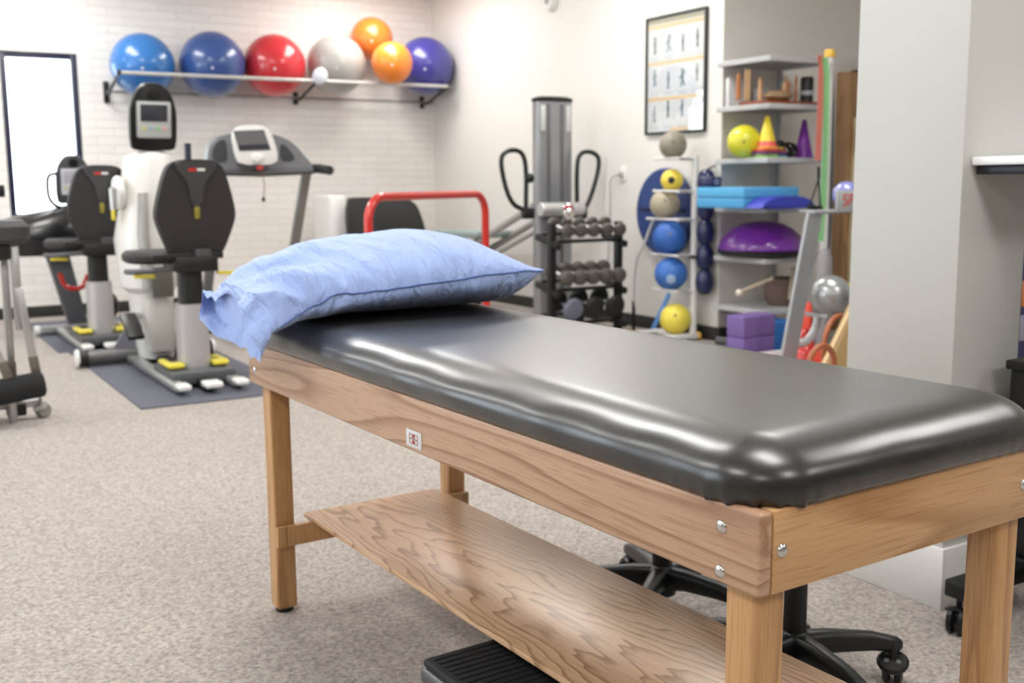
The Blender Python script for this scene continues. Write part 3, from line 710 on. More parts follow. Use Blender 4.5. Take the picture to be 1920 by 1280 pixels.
def rounded(pts, n=3):
    P = [Vector((p[0], p[1])) for p in pts]
    for _ in range(n):
        Q = []
        for i in range(len(P)): a, b_ = P[i], P[(i+1) % len(P)]; Q += [a*.78+b_*.22, a*.22+b_*.78]
        P = Q
    return [(p.x, p.y) for p in P]
def seat_unit(t, X, Y, full=True):
    """seat column, cushion, backrest and sliding base shared by both seated machines"""
    z0 = .012
    b = MB(); b.box((X, Y+.02, z0+.055), (.36, .46, .07), bev=.012)
    b.build('carriage', DGREY, t)
    for i, x in enumerate((-.17, -.01, .15)):
        r = MB().box((X+x, Y+.28, z0+.03), (.07 if i != 1 else .085, 1.28, .045), bev=.012, seg=3).build('rail', SILV if i != 1 else BLACK, t)
        MB().box((X+x, Y-.385, z0+.045), (.072 if i != 1 else .10, .12, .035), bev=.014, seg=3).build('end_cap', WHITEP, r)
    MB().loft([(z0+.09, X, .088, Y+.02, .10), (.47, X, .085, Y+.02, .095)], 28, 3.2).build('column', mat('column_silver', 'c2c0c2', .35, .5), t)
    MB().loft([(.47, X, .066, Y+.02, .075), (.675, X, .064, Y+.02, .072)], 28, 3.5).build('column_sleeve', BLACKM, t)
    for s_ in (-1, 1):
        b = MB(); b.box((X+s_*.125, Y-.055, z0+.112), (.09, .10, .03), bev=.012, seg=3); b.box((X+s_*.155, Y+.03, z0+.114), (.045, .24, .028), bev=.012, seg=3)
        b.build('release_pedal', YEL, t)
    b = MB(); b.box((X, Y+.14, .685), (.16, .34, .06), bev=.01); b.box((X+.02, Y-.05, .70), (.24, .09, .09), bev=.01); b.box((X-.02, Y-.04, .745), (.40, .05, .035), bev=.006)
    b.build('seat_bracket', BLACKM, t)
    b = MB(); b.tube([(X-.33, Y+.12, .66), (X-.30, Y-.02, .665), (X-.05, Y-.02, .68)], .016, 10, sm=2); b.build('armrest_bar', DGREY, t)
    MB().loft([(.698, X-.04, .25, Y+.27, .20), (.715, X-.04, .27, Y+.27, .215), (.745, X-.04, .27, Y+.27, .215), (.765, X-.04, .25, Y+.27, .20)], 32, 3.2).build('seat', UPH, t)
    for dx in (-.25, .22): MB().box((X+dx, Y+.03, .635), (.12, .03, .022), rot=(0, .05, .1), bev=.008).build('seat_lever', YEL, t)
    # backrest: broad shield, seen from behind
    pts = [(-.10, .545), (.10, .545), (.165, .50), (.225, .27), (.225, .20), (.155, .02), (.12, -.005), (-.12, -.005), (-.155, .02), (-.225, .20), (-.225, .27), (-.165, .50)]
    bx = X+.045
    MB().prism(rounded(pts, 3), (bx, Y-.01, .745), (1, 0, 0), (0, -.10, 1), (0, .085, .0), .014, 3).build('backrest', UPH, t)
    sh = [(-.118, .535), (.118, .535), (.12, .50), (.045, .425), (.03, .28), (-.03, .28), (-.045, .425), (-.12, .50)]
    yk = MB().prism(rounded([(p[0], p[1]) for p in sh], 2), (bx, Y-.028, .745), (1, 0, 0), (0, -.10, 1), (0, .016, 0), .004).build('back_yoke', UPH2, t)
    yb = Y-.028-.1*.485
    MB().box((bx-.022, yb-.001, .745+.487), (.044, .003, .017), rot=(.1, 0, 0)).build('red_logo_letters', RED, yk, smooth=0)
    MB().box((bx+.026, yb-.001, .745+.487), (.044, .003, .015), rot=(.1, 0, 0)).build('white_logo_letters', WHITEP, yk, smooth=0)
    MB().box((bx, Y-.045, .99), (.03, .02, .07), rot=(.1, 0, 0), bev=.004).build('adjuster_tag', mat('olive_tag', '8a8030', .5), yk)
    MB().box((bx+.015, Y-.075, .735), (.09, .03, .10), bev=.006).build('backrest_bracket', UPH2, t)
def console(t, c, w_, h_, shell, face, tilt=.18, loop=True, scr=None):
    x, y, z = c
    M = Matrix.Translation(c) @ Matrix.Rotation(tilt, 4, 'X')
    pts = [(-.5*w_, -.46*h_), (-.38*w_, -.5*h_), (.38*w_, -.5*h_), (.5*w_, -.46*h_), (.5*w_, .22*h_), (.24*w_, .48*h_), (.10*w_, .5*h_), (-.10*w_, .5*h_), (-.24*w_, .48*h_), (-.5*w_, .22*h_)]
    h = MB(M).prism(rounded(pts, 2), (0, .03, 0), (1, 0, 0), (0, 0, 1), (0, -.06, 0), .010, 3).build('console_housing', shell, t)
    f = MB(M).box((0, -.034, -.03*h_), (.74*w_, .012, .55*h_), bev=.012, seg=3).build('console_face', face, t)
    MB(M).box((0, -.042, .07*h_), (.58*w_, .004, .25*h_), bev=.002).build('screen', scr or mat('dark_screen', '3a3c44', .2), f)
    rn = random.Random(3)
    for i in range(4):
        MB(M).box(((-.22+.15*i)*w_, -.041, -.16*h_), (.09*w_, .004, .05*h_), bev=.002).build('key', mat('key_%d' % i, ('c9c47a', '9fb0c0', '8fbf86', 'd8a0a0')[i], .5), f)
    b = MB(M); b.lathe([(.10*w_, 0), (.13*w_, 0), (.13*w_, .014), (.10*w_, .016)], (0, -.028, .36*h_), (0, -1, 0), 24); b.build('ring_grip', BLACK, h)
    MB(M).lathe([(.085*w_, 0), (.085*w_, .006), (0, .008)], (.012, -.030, .345*h_), (0, -1, 0), 24).build('fan_nozzle', WHITEP, h)
    return h

# white recumbent stepper
AX0, AY0 = 1.600, 6.235
t = thing('seated_exerciser', 'white seated exerciser with a black backrest and a console on a tall white tower', 'exercise machine', (AX0, AY0, 0))
seat_unit(t, AX0, AY0)
WB = mat('white_body', 'dddbd6', .35, coat=.3)
TX = 1.60; TY = 7.18
MB().loft([(.045, TX-.02, .115, TY, .20), (.30, TX-.02, .12, TY, .20), (.46, TX-.02, .13, TY+.0, .20), (.50, TX-.03, .165, TY, .22), (.80, TX-.03, .185, TY+.02, .22), (.98, TX+.0, .18, TY+.02, .20), (1.12, TX+.01, .165, TY+.02, .18), (1.26, TX+.02, .165, TY, .16), (1.33, TX+.02, .145, TY-.01, .13), (1.362, TX+.02, .08, TY-.02, .08)], 36, 2.8).build('tower', WB, t)
MB().loft([(.10, TX-.02, .09, TY-.17, .09), (.40, TX-.02, .095, TY-.17, .09), (.44, TX-.02, .085, TY-.16, .08)], 28, 4).build('lower_housing', BEIGEP, t)
MB().box((TX+.0, TY-.265, .53), (.13, .02, .17), bev=.005).build('dark_panel', mat('olive_grey_panel', '6a6960', .4), t)
MB().loft([(.50, TX-.075, .04, TY-.20, .06), (.85, TX-.09, .035, TY-.20, .05), (1.1, TX-.07, .028, TY-.17, .04)], 20, 2.2).build('front_fin', mat('grey_fin', 'a3a19d', .35), t)
MB().cyl((TX+.02, TY-.04, 1.34), (TX+.02, TY-.09, 1.42), .035).build('console_neck', BLACKM, t)
console(t, (TX+.028, TY-.12, 1.572), .285, .415, BLACK, mat('console_face_grey', 'b9bbb9', .35))
# arm cranks
for s_, px_ in ((-1, TX-.165), (1, TX+.185)):
    d = MB().lathe([(0, .0), (.085, 0), (.105, .015), (.108, .035), (.09, .055), (.03, .065), (0, .066)], (px_, TY-.05, 1.10 if s_ < 0 else 1.12), (s_, 0, 0), 36).build('crank_disc', WHITEP, t)
    z = 1.10
    if s_ < 0:
        b = MB(); b.tube([(px_-.075, TY-.05, 1.10), (px_-.09, TY-.15, 1.13), (px_-.10, TY-.24, 1.11)], .014, 10, sm=1); b.build('crank_arm', BLACKM, t)
        g = MB().cyl((px_-.10, TY-.24, 1.13), (px_-.10, TY-.25, 1.00), .021).build('hand_grip', SILV, t)
        MB().box((px_-.07, TY-.07, .98), (.018, .05, .10), bev=.006).build('crank_tag', YEL, t)
    else:
        b = MB(); b.tube([(px_+.075, TY-.05, 1.12), (px_+.07, TY-.10, 1.22), (px_+.05, TY-.16, 1.31)], .014, 10, sm=1); b.build('crank_arm', BLACKM, t)
        MB().cyl((px_+.04, TY-.16, 1.30), (px_+.04, TY-.17, 1.41), .021).build('hand_grip', mat('blue_black_grip', '2a2f3d', .4), t)
cb_ = MB().cyl((1.15, TY-.02, .062), (1.91, TY-.02, .062), .048).build('stabilizer_bar', mat('grey_bar', '6d6b6a', .35, .4), t)
for x in (1.135, 1.925):
    MB().lathe([(.052, -.03), (.055, -.028), (.055, .028), (.052, .03)], (x, TY-.02, .062), (1, 0, 0), 28).build('black_collar', BLACKM, cb_)
    MB().lathe([(.056, -.008), (.058, 0), (.052, .012), (0, .016)], (x+(.032 if x > 1.5 else -.032), TY-.02, .066), (1 if x > 1.5 else -1, 0, 0), 28).build('white_end_cap', WHITEP, cb_)
MB().prism([(-.17, 0), (.0, 0), (.0, .26)], (TX-.115, TY-.03, .10), (1, 0, 0), (0, 0, 1), (0, .02, 0)).build('gusset_plate', mat('lilac_grey_steel', '8e8c98', .35, .4), t)
for s_ in (-1, 1):
    MB().box((TX+s_*.21, TY-.30, .28), (.10, .26, .03), rot=(.5, 0, 0), bev=.008).build('foot_pedal', BLACK, t)
    MB().tube([(TX+s_*.12, TY-.1, .34), (TX+s_*.15, TY-.2, .31), (TX+s_*.16, TY-.3, .27)], .014, 8).build('pedal_arm', GREYP, t)

# black recumbent bike further back
BX0, BY0 = 1.425, 8.08
t = thing('recumbent_bike', 'black and grey recumbent bike with loop handled console near the window', 'exercise machine', (BX0, BY0, 0))
seat_unit(t, BX0, BY0)
cx, cy = 1.425, 8.95
MB().loft([(.62, cx-.20, .30, cy+.05, .20), (.70, cx-.25, .42, cy+.06, .24), (.80, cx-.25, .44, cy+.06, .24), (.90, cx-.17, .34, cy+.05, .20), (.965, cx-.05, .18, cy+.03, .14), (1.0, cx+.0, .10, cy+.03, .12)], 32, 2.6).build('hood', mat('gloss_black_body', '18181a', .25, coat=.4), t)
MB().prism([(0, 0), (.14, 0), (.02, .62), (-.15, .62)], (cx-.09, cy-.04, .06), (1, 0, 0), (0, 0, 1), (0, .12, 0), .012, 3).build('slanted_column', DGREY, t)
MB().cyl((cx-.02, cy-.06, .98), (cx-.0, cy-.09, 1.06), .04).build('console_neck', BLACKM, t)
console(t, (cx-.005, cy-.10, 1.195), .25, .37, mat('grey_console_shell', '4b4c50', .35), mat('console_face_pale', 'cfd0d6', .4), scr=mat('pale_screen', 'b5b2bb', .2))
b = MB()
b.tube([(cx-.12, cy-.10, 1.24), (cx-.185, cy-.13, 1.23), (cx-.20, cy-.15, 1.15), (cx-.19, cy-.13, 1.04), (cx-.12, cy-.08, .98), (cx-.03, cy-.06, .97)], .014, 10, sm=2); b.build('loop_handle', BLACKM, t)
b = MB(); b.tube([(cx+.12, cy-.10, 1.24), (cx+.185, cy-.13, 1.23), (cx+.20, cy-.15, 1.15), (cx+.19, cy-.13, 1.04), (cx+.12, cy-.08, .98), (cx+.03, cy-.06, .97)], .014, 10, sm=2); b.build('loop_handle', BLACKM, t)
b = MB(); p1, p2, p3, p4 = [at(*q, 'y', 8.55) for q in ((112, 512), (122, 540), (155, 542), (165, 515))]
b.tube([p1, p2, p3, p4], .018, 10, sm=2); b.build('red_foot_strap', RED, t)
MB().sph(at(205, 572, 'y', 8.45), .085, (.8, .9, 1.2), n=24).build('pedal_cover', BLACK, t)
MB().box((cx, cy-.05, .045), (.62, .10, .06), bev=.02, seg=3).build('stabilizer_bar', GREYP, t)
for s_ in (-1, 1): MB().cyl((cx+s_*.31, cy-.05, .045), (cx+s_*.35, cy-.05, .045), .036).build('white_end_cap', WHITEP, t)

# standing frame at the left edge
t = thing('mobile_exercise_frame', 'silver framed exercise unit with black padded seat and foam roller at the left edge', 'exercise machine', (.52, 5.7, 0))
Y = 5.72
P = lambda x, y, d=0: at(x, y, 'y', Y+d)
MB().loft([(P(0, 478).z+.055, .53, .15, Y+.05, .13), (P(0, 478).z+.075, .53, .175, Y+.05, .15), (P(0, 425).z, .53, .18, Y+.05, .155), (P(0, 418).z+.012, .53, .15, Y+.05, .13)], 32, 2.8).build('seat', mat('grey_black_pad', '3c3b3c', .55, bump=(200, .3, .001)), t)
MB().box((.50, Y+.05, P(0, 470).z), (.22, .20, .09), bev=.02, seg=3).build('seat_carrier', BLACK, t)
a, c = P(30, 480), P(32, 600)
MB().box((a+c)/2, (.04, .05, abs(a.z-c.z)+.10), bev=.006).build('seat_post', SILV, t)
for (q0, q1, d) in (((34, 540), (66, 690), -.06), ((6, 470), (22, 700), .10), ((-60, 540), (12, 700), -.1)):
    a, c = P(*q0, d), P(*q1, d); M = Matrix.Translation((a+c)/2) @ (c-a).to_track_quat('Z', 'Y').to_matrix().to_4x4()
    l = MB(M).box((0, 0, 0), (.05, .035, (c-a).length), bev=.006).build('leg', SILV, t)
    d2 = (c-a).normalized(); M = Matrix.Translation(c-d2*.02) @ (c-a).to_track_quat('Z', 'Y').to_matrix().to_4x4()
    MB(M).box((0, 0, 0), (.056, .042, .09), bev=.006).build('leg_sleeve', mat('bronze_grey', '6e655c', .4, .3), l)
a, c = P(-130, 762, -.10), P(84, 718, -.10)
MB().lathe([(0, 0), (.045, 0), (.062, .012), (.064, .03), (.064, (c-a).length-.03), (.062, (c-a).length-.012), (.045, (c-a).length), (0, (c-a).length)], a, (c-a), 32).build('foam_roller', FOAM, t)
cp = at(82, 782, 'z', 0)
MB().box((.50, cp.y+.02, .075), (.40, .04, .035), bev=.004).build('base_bar', SILV, t)
caster(t, cp.x, cp.y, .6, 0, .036, mat('caster_grey', '8b8884', .4))
MB().box((cp.x-.12, cp.y+.02, .05), (.09, .06, .06), bev=.008).build('black_block', BLACKM, t)
fp = at(25, 793, 'z', 0)
MB().lathe([(0, 0), (.017, 0), (.017, .012), (.022, .02), (.022, .12), (.015, .17), (.0, .175)], fp, (0, 0, 1), 20).build('levelling_foot', SILV, t)
p = at(0, 358, 'y', 5.6)
MB().cyl((p.x-.07, 5.6, p.z), (p.x+.018, 5.6, p.z), .028).build('hand_grip', FOAM, t)
MB().tube([(p.x-.05, 5.6, p.z), (p.x-.12, 5.62, p.z-.05), (p.x-.14, 5.66, p.z-.3), (p.x-.14, 5.70, .10)], .018, 10, sm=1).build('handle_upright', SILV, t)
MB().box((p.x-.14, 5.72, .05), (.05, .40, .06), bev=.006).build('base_foot', SILV, t)

# treadmill
t = thing('treadmill', 'grey treadmill with arched console and white control panel by the brick wall', 'treadmill', (2.75, 8.3, 0))
Y = 8.0
Pz = lambda x, y, d=0: at(x, y, 'y', Y+d)
def pp(px, py, d=0): q = Pz(px, py, d); return (q.x, q.z)
arch = [pp(*q) for q in ((385, 300), (388, 275), (400, 258), (430, 250), (480, 248), (520, 254), (548, 270), (570, 296), (583, 308), (583, 326), (500, 326), (386, 324))]
MB().prism(rounded(arch, 2), (0, Y+.05, 0), (1, 0, 0), (0, 0, 1), (0, -.10, 0), .012, 3).build('console_arch', mat('treadmill_grey', '77797c', .4), t)
for q in (((398, 298), (400, 276), (412, 262), (424, 262), (427, 302), (412, 304)), ((526, 268), (540, 276), (556, 300), (528, 302))):
    MB().prism(rounded([pp(*k, -.06) for k in q], 1), (0, Y-.052, 0), (1, 0, 0), (0, 0, 1), (0, -.008, 0)).build('cup_holder', mat('dark_recess', '3d3f44', .4), t)
pan = MB().prism(rounded([pp(*q, -.1) for q in ((430, 236), (502, 233), (522, 300), (508, 309), (450, 309), (440, 300))], 2), (0, Y-.09, 0), (1, 0, 0), (0, 0, 1), (0, -.045, 0), .01, 3).build('control_panel', WHITEP, t)
MB().prism([pp(*q, -.14) for q in ((437, 245), (495, 243), (508, 281), (449, 283))], (0, Y-.136, 0), (1, 0, 0), (0, 0, 1), (0, -.004, 0)).build('screen', mat('treadmill_screen', '6b6a6c', .25), pan)
MB().prism([pp(*q, -.14) for q in ((446, 272), (504, 270), (507, 280), (449, 282))], (0, Y-.140, 0), (1, 0, 0), (0, 0, 1), (0, -.003, 0)).build('key_row', mat('dark_screen', '3a3c44'), pan)
MB().sph(at(482, 296, 'y', Y-.15), .05, (1, .35, .8), n=20).build('sensor_dome', WHITEP, pan)
MB().sph(at(487, 315, 'y', Y-.12), .03, (1, .8, .6), n=16).build('stop_button', RED, t)
a, c = Pz(392, 322, .02), Pz(600, 320, -.05)
MB().tube([(2.21, Y-.02, a.z), (2.6, Y-.05, a.z-.012), (3.02, Y-.03, c.z)], .028, 12).build('cross_handle', DGREY, t)
for x, s_ in ((2.23, -1), (3.05, 1)):
    MB().tube([(x, Y+.08, 1.262), (x+s_*.01, Y-.06, 1.262), (x+s_*.02, Y-.26, 1.245)], .036, 14).build('side_grip', mat('grip_black', '2c2c2d', .6), t)
for x in (2.32, 2.99):
    a, c = Vector((x, Y+.02, 1.25)), Vector((x, Y+.62, .18)); M = Matrix.Translation((a+c)/2) @ (c-a).to_track_quat('Z', 'Y').to_matrix().to_4x4()
    MB(M).box((0, 0, 0), (.075, .055, (c-a).length), bev=.012, seg=3).build('upright', mat('upright_grey', '8d8b87', .35, .4), t)
MB().loft([(7.35, 2.655, .36, .085, .045), (8.35, 2.655, .36, .10, .05)], 20, 8, 'y').build('deck', DGREY, t)
MB().box((2.655, 7.85, .155), (.50, .98, .008)).build('running_belt', RUB, t)
for s_ in (-1, 1): MB().box((2.655+s_*.31, 7.85, .16), (.10, 1.0, .02), bev=.006).build('side_rail', SILV, t)
MB().loft([(8.36, 2.655, .37, .13, .11), (8.55, 2.655, .37, .16, .14), (8.80, 2.655, .33, .14, .12)], 24, 3, 'y').build('motor_hood', mat('treadmill_grey', '77797c'), t)
q = at(493, 330, 'y', Y-.14); q2 = at(494, 370, 'y', Y-.14)
MB().tube([q+Vector((0, .02, .03)), q, (q+q2)/2+Vector((.012, 0, 0)), q2], .003, 6, sm=1).build('safety_cord', mat('cord_red', '8d4a48', .5), t)
MB().cyl(q2, q2-Vector((0, 0, .03)), .012).build('safety_clip', BLACK, t)

# things in front of the brick wall seen over the pillow
p0, p1 = at(618, 366, 'y', 9.55), at(650, 366, 'y', 9.55)
t = thing('white_cabinet', 'narrow white upright cabinet against the brick wall behind the pillow', 'cabinet', ((p0.x+p1.x)/2, 9.7, 0))
b = MB().box(((p0.x+p1.x)/2, 9.78, p0.z/2), (p1.x-p0.x, .40, p0.z), bev=.02, seg=3).build('body', TRIMW, t)
MB().box(((p0.x+p1.x)/2, 9.572, p0.z/2+.02), (p1.x-p0.x-.03, .016, p0.z-.10), bev=.004).build('door', WHITEP, t)
t = thing('reclining_chair', 'dark grey padded chair back standing behind the pillow by the corner', 'chair', (4.35, 9.3, 0))
bk = [(at(x, y, 'y', 9.35).x, at(x, y, 'y', 9.35).z) for x, y in ((651, 372), (765, 370), (782, 388), (796, 430))]
x0, x1 = bk[0][0], bk[3][0]
MB().prism(rounded([(x0, .40), bk[0], (bk[0][0]+.08, bk[0][1]+.01), bk[1], bk[2], bk[3], (x1+.02, .40)], 2), (0, 9.42, 0), (1, 0, 0), (0, .0, 1), (0, -.10, 0), .02, 3).build('backrest', mat('charcoal_vinyl', '2c2c2a', .55), t)
MB().box(((x0+x1)/2, 9.12, .42), (x1-x0, .38, .10), bev=.03, seg=3).build('seat', UPH, t)
for sx in (x0+.06, x1-.06):
    for sy in (8.98, 9.36): MB().cyl((sx, sy, .0), (sx, sy, .42), .016).build('leg', BLACKM, t)

# red hoop rail
t = thing('red_safety_rail', 'red tubular hoop rail standing behind the pillow', 'rail', (2.8, 5.7, 0))
a, c = at(690, 400, 'y', 5.30), at(910, 400, 'y', 6.10); a.z = c.z = 0; d = (c-a).normalized()
b = MB(); zt = 1.075
pts = [a+Vector((0, 0, .06)), a+Vector((0, 0, zt-.13))]
for i in range(1, 7): th = PI/2*i/7; pts.append(a+d*.15*(1-math.cos(th))+Vector((0, 0, zt-.13+.13*math.sin(th))))
pts += [a+d*.15+Vector((0, 0, zt)), c-d*.15+Vector((0, 0, zt))]
for i in range(1, 7): th = PI/2*(1-i/7); pts.append(c-d*.15*(1-math.cos(th))+Vector((0, 0, zt-.13+.13*math.sin(th))))
pts += [c+Vector((0, 0, zt-.13)), c+Vector((0, 0, .06))]
b.tube(pts, .024, 16); b.build('hoop_tube', RED, t)
nrm = Vector((-d.y, d.x, 0))
for q in (a, c): MB().tube([q-nrm*.26+Vector((0, 0, .028)), q+Vector((0, 0, .04)), q+nrm*.26+Vector((0, 0, .028))], .024, 12).build('foot_bar', RED, t)

# ------------------------------------------------------------------ pulley tower gym and dumbbell rack
GX, GY = 4.765, 7.25
t = thing('incline_gym', 'silver pulley tower gym with two black loop handles and an inclined glide board', 'exercise machine', (GX, GY, 0))
MB().loft([(.03, GX, .165, GY, .06), (1.775, GX, .165, GY, .06)], 32, 5).build('tower', mat('tower_silver', '9b9b9d', .35, .6), t)
for x in (-.075, .05): MB().box((GX+x, GY-.062, .95), (.028, .012, 1.6), bev=.003).build('tower_groove', mat('groove_grey', '5a5a5c', .5), t)
for x in (-.125, .115): MB().box((GX+x, GY-.062, 1.64), (.045, .006, .2), bev=.002).build('scale_sticker', mat('sticker_grey', 'c3c4c2', .5), t)
MB().loft([(1.770, GX, .172, GY, .066), (1.795, GX, .176, GY, .07), (1.81, GX, .13, GY, .05)], 32, 4).build('top_cap', BLACKM, t)
MB().lathe([(0, -.20), (.05, -.20), (.055, -.19), (.055, .19), (.05, .20), (0, .20)], (GX+.0, GY-.13, .93), (1, 0, 0), 24).build('slide_collar', mat('pale_silver', 'c9c9c7', .3, .5), t)
for s_, q in ((-1, ((985, 395), (955, 380), (936, 300), (950, 281), (978, 282), (987, 310), (986, 392))), (1, ((1092, 398), (1108, 372), (1127, 300), (1112, 284), (1088, 285), (1081, 310), (1082, 396)))):
    pts = [at(x, y, 'y', GY-.12) for x, y in q]
    MB().tube(pts, .0185, 12, sm=2).build('loop_handle', BLACK, t)
    pe = at(q[0][0]+(5 if s_ < 0 else -3), 400, 'y', GY-.12)
    MB().box(pe, (.10, .06, .085), bev=.012).build('handle_clamp', BLACKM, t)
MB().sph(at(993, 334, 'y', GY-.14), .038, n=20).build('pull_knob', BLACKM, t)
# inclined rails, running away towards the brick wall
for dx in (-.13, .13): 
    MB().tube([(GX-.04+dx, GY+.02, .95), (GX-.14+dx, GY+1.55, .36)], .030, 12).build('incline_rail', SILV, t)
MB().tube([(GX-.06, GY+.04, .79), (GX-.14, GY+1.45, .27)], .022, 12).build('support_rail', SILV, t)
M = Matrix.Translation((GX-.10, GY+1.15, .695)) @ Matrix.Rotation(-.02, 4, 'X')
MB().box((GX-.10, GY+1.05, .60), (.06, .06, .16), bev=.006).build('board_riser', SILV, t)
MB(M).box((0, 0, 0), (.40, .85, .06), bev=.02, seg=3).build('glide_board', mat('green_grey_pad', '8a9a98', .5), t)
MB().box((GX-.14, GY+1.45, .19), (.05, .05, .34), bev=.006).build('rear_post', SILV, t)
MB().box((GX-.14, GY+1.45, .03), (.55, .07, .05), bev=.01).build('rear_foot', BLACKM, t)
MB().box((GX, GY+.05, .03), (.62, .12, .05), bev=.01).build('front_foot', BLACKM, t)
MB().tube([(GX-.1, GY-.05, .07), (GX-.22, GY+.75, .06), (GX-.14, GY+1.45, .06)], .022, 10).build('floor_bar', SILV, t)

DX0, DX1, DY = 4.262, 4.862, 6.50
t = thing('dumbbell_rack', 'black three tier dumbbell rack by the white wall', 'rack', ((DX0+DX1)/2, DY, 0))
TILT = -.22
for x in (DX0, DX1):
    b = MB(); b.box((x, DY, .425), (.05, .055, .85), bev=.006); b.box((x, DY+.08, .02), (.05, .50, .04), bev=.006)
    for z in (.715, .365, .115): b.box((x, DY+.05, z), (.036, .30, .045), rot=(-TILT, 0, 0), bev=.004)
    b.build('side_frame', BLACKM, t)
for z in (.715, .365, .115):
    for dy, dz in ((-.06, .004), (.15, .05)): MB().box(((DX0+DX1)/2, DY+dy, z+dz), (DX1-DX0-.04, .035, .02), rot=(-TILT, 0, 0), bev=.003).build('tier_rail', BLACKM, t)
DB = mat('grey_rubber_weight', '59544f', .5, bump=(150, .3, .001)); DH = mat('dumbbell_handle', 'b5b5b5', .25, 1)
def dumbbell(x, z, r, l, lab, grp, m=None, sides=14, hd=.055, m2=None):
    m = m or DB
    d = Vector((0, 1, -TILT)).normalized(); o = Vector((x, DY-.115, z+r*.9+.008))
    t = thing('dumbbell', lab, 'dumbbell', (x, DY, z), 0, grp)
    for k, q in enumerate((0, l-hd)):
        MB().lathe([(0, 0), (r*.60, 0), (r*.90, hd*.16), (r, hd*.38), (r, hd*.62), (r*.90, hd*.84), (r*.60, hd), (0, hd)], o+d*q, d, sides).build('weight_head', m if (k or not m2) else m2, t)
    MB().cyl(o+d*(hd-.004), o+d*(l-hd+.004), .015).build('handle', DH, t)
words = ['leftmost', 'second from left', 'middle one', 'second from right', 'rightmost']
for i in range(5): dumbbell(DX0+.082+i*.117, .735, .051, .25, 'grey dumbbell on the top tier of the rack, %s' % words[i], 'dumbbells on the top tier')
for i in range(5): dumbbell(DX0+.082+i*.117, .385, .059, .28, 'larger grey dumbbell on the middle tier of the rack, %s' % words[i], 'dumbbells on the middle tier', hd=.075)
for i in range(3): dumbbell(DX0+.13+i*.19, .135, .084, .27, ('big black dumbbell with pale blue face on the bottom tier, left one', 'big black dumbbell on the bottom tier, middle one', 'big black dumbbell on the bottom tier, right one')[i], 'dumbbells on the bottom tier', m=mat('black_weight', '1f1f20', .45), hd=.06, sides=28, m2=mat('pale_blue_face', '6f7484', .3) if i == 0 else None)
# chrome dumbbell with red collars lying on top
p = at(1066, 396, 'y', DY-.02); t = thing('chrome_dumbbell', 'chrome dumbbell with red ends lying on top of the rack beside the gym tower', 'dumbbell', p)
d = Vector((-.52, -.80, -.16)).normalized()
MB().cyl(p-d*.13, p+d*.13, .014).build('handle', CHROME, t)
for s_ in (-1, 1):
    h = MB().lathe([(0, -.03), (.034, -.03), (.042, -.02), (.042, .02), (.034, .03), (0, .03)], p+d*.10*s_, d, 28).build('weight_head', CHROME, t)
    MB().lathe([(.036, -.012), (.038, 0), (.036, .012)], p+d*.055*s_, d, 28).build('red_collar', RED, h)

# ------------------------------------------------------------------ ball tree of white pipe against the wall
TXX, TYY = 5.09, 5.90
t = thing('ball_stand', 'white pipe ball stand with tiers of medicine balls by the wall corner', 'rack', (TXX, TYY, 0))
MB().cyl((TXX, TYY, .04), (TXX, TYY, 1.325), .026).build('upright', WSTEEL, t)
b = MB(); b.cyl((TXX-.30, TYY, .032), (TXX+.06, TYY, .032), .026); b.cyl((TXX-.06, TYY+.03, .032), (TXX-.06, TYY+.36, .032), .022); b.cyl((TXX-.30, TYY+.33, .032), (TXX+.05, TYY+.33, .032), .022)
b.build('foot_pipes', WSTEEL, t)
for p in ((TXX-.30, TYY), (TXX+.045, TYY), (TXX-.30, TYY+.33)): MB().sph((p[0], p[1], .032), .031, n=16).build('yellow_end_cap', mat('amber_cap', 'e6b94a', .4), t)
MED = [((1262, 272, 26), '8c8678', 'taupe medicine ball on top of the white pipe stand', 1.285),
       ((1260, 338, 21), 'e3cc4e', 'small yellow medicine ball with a black valve on the second tier of the pipe stand', 1.045),
       ((1247, 383, 28), 'a89f88', 'tan medicine ball on the third tier of the pipe stand', .85),
       ((1256, 446, 32), '2c5fae', 'royal blue medicine ball on the fourth tier of the pipe stand', .585),
       ((1258, 513, 31), '3a6dba', 'blue medicine ball with a round pale patch on the lowest tier', .345),
       ((1266, 598, 29), 'e6d552', 'yellow ball on the floor at the foot of the pipe stand', 0)]
XB = 4.985
for (px, py, r), col, lab, _ in MED:
    p = at(px, py, 'x', XB); R = r*(p-EYE).dot(FWD)/FPX
    if py > 590: p.z = max(p.z, R)
    o = thing('medicine_ball', lab, 'medicine ball', (p.x, p.y, p.z-R), 0, 'medicine balls on the pipe stand')
    MB().sph(p, R, n=40).build('skin', mat('med_'+col, col, .5, bump=(120, .2, .002)), o, smooth=180)
    d = (EYE-p).normalized()
    q = {338: (BLACK, .024, (-.10, .0, .02)), 513: (mat('pale_patch', '9db4d6', .5), .034, (.0, .0, -.35))}.get(py, (mat('dull_valve', '6b675c', .6), .010, (0, 0, .25)))
    d = (d+Vector(q[2])).normalized()
    MB().lathe([(0, .003), (q[1]*.8, .003), (q[1], .0), (q[1], -.008)], p+d*R*.995, d, 20).build('valve_patch', q[0], o)
    if py < 590:     # cradle under each ball
        z = p.z-R
        b = MB(); 
        for dx in (-.055, .055): b.cyl((p.x+dx, TYY-.02, z+.004), (p.x+dx, p.y+.14, z+.004), .009)
        b.cyl((TXX-.14, TYY, z+.0), (TXX, TYY, z+.0), .012); b.cyl((p.x+.055, TYY, z+.0), (p.x-.055, TYY, z+.0), .012)
        b.build('cradle', WSTEEL, t)
p0, p1 = at(1225, 412, 'x', 4.96), at(1207, 460, 'x', 4.96)
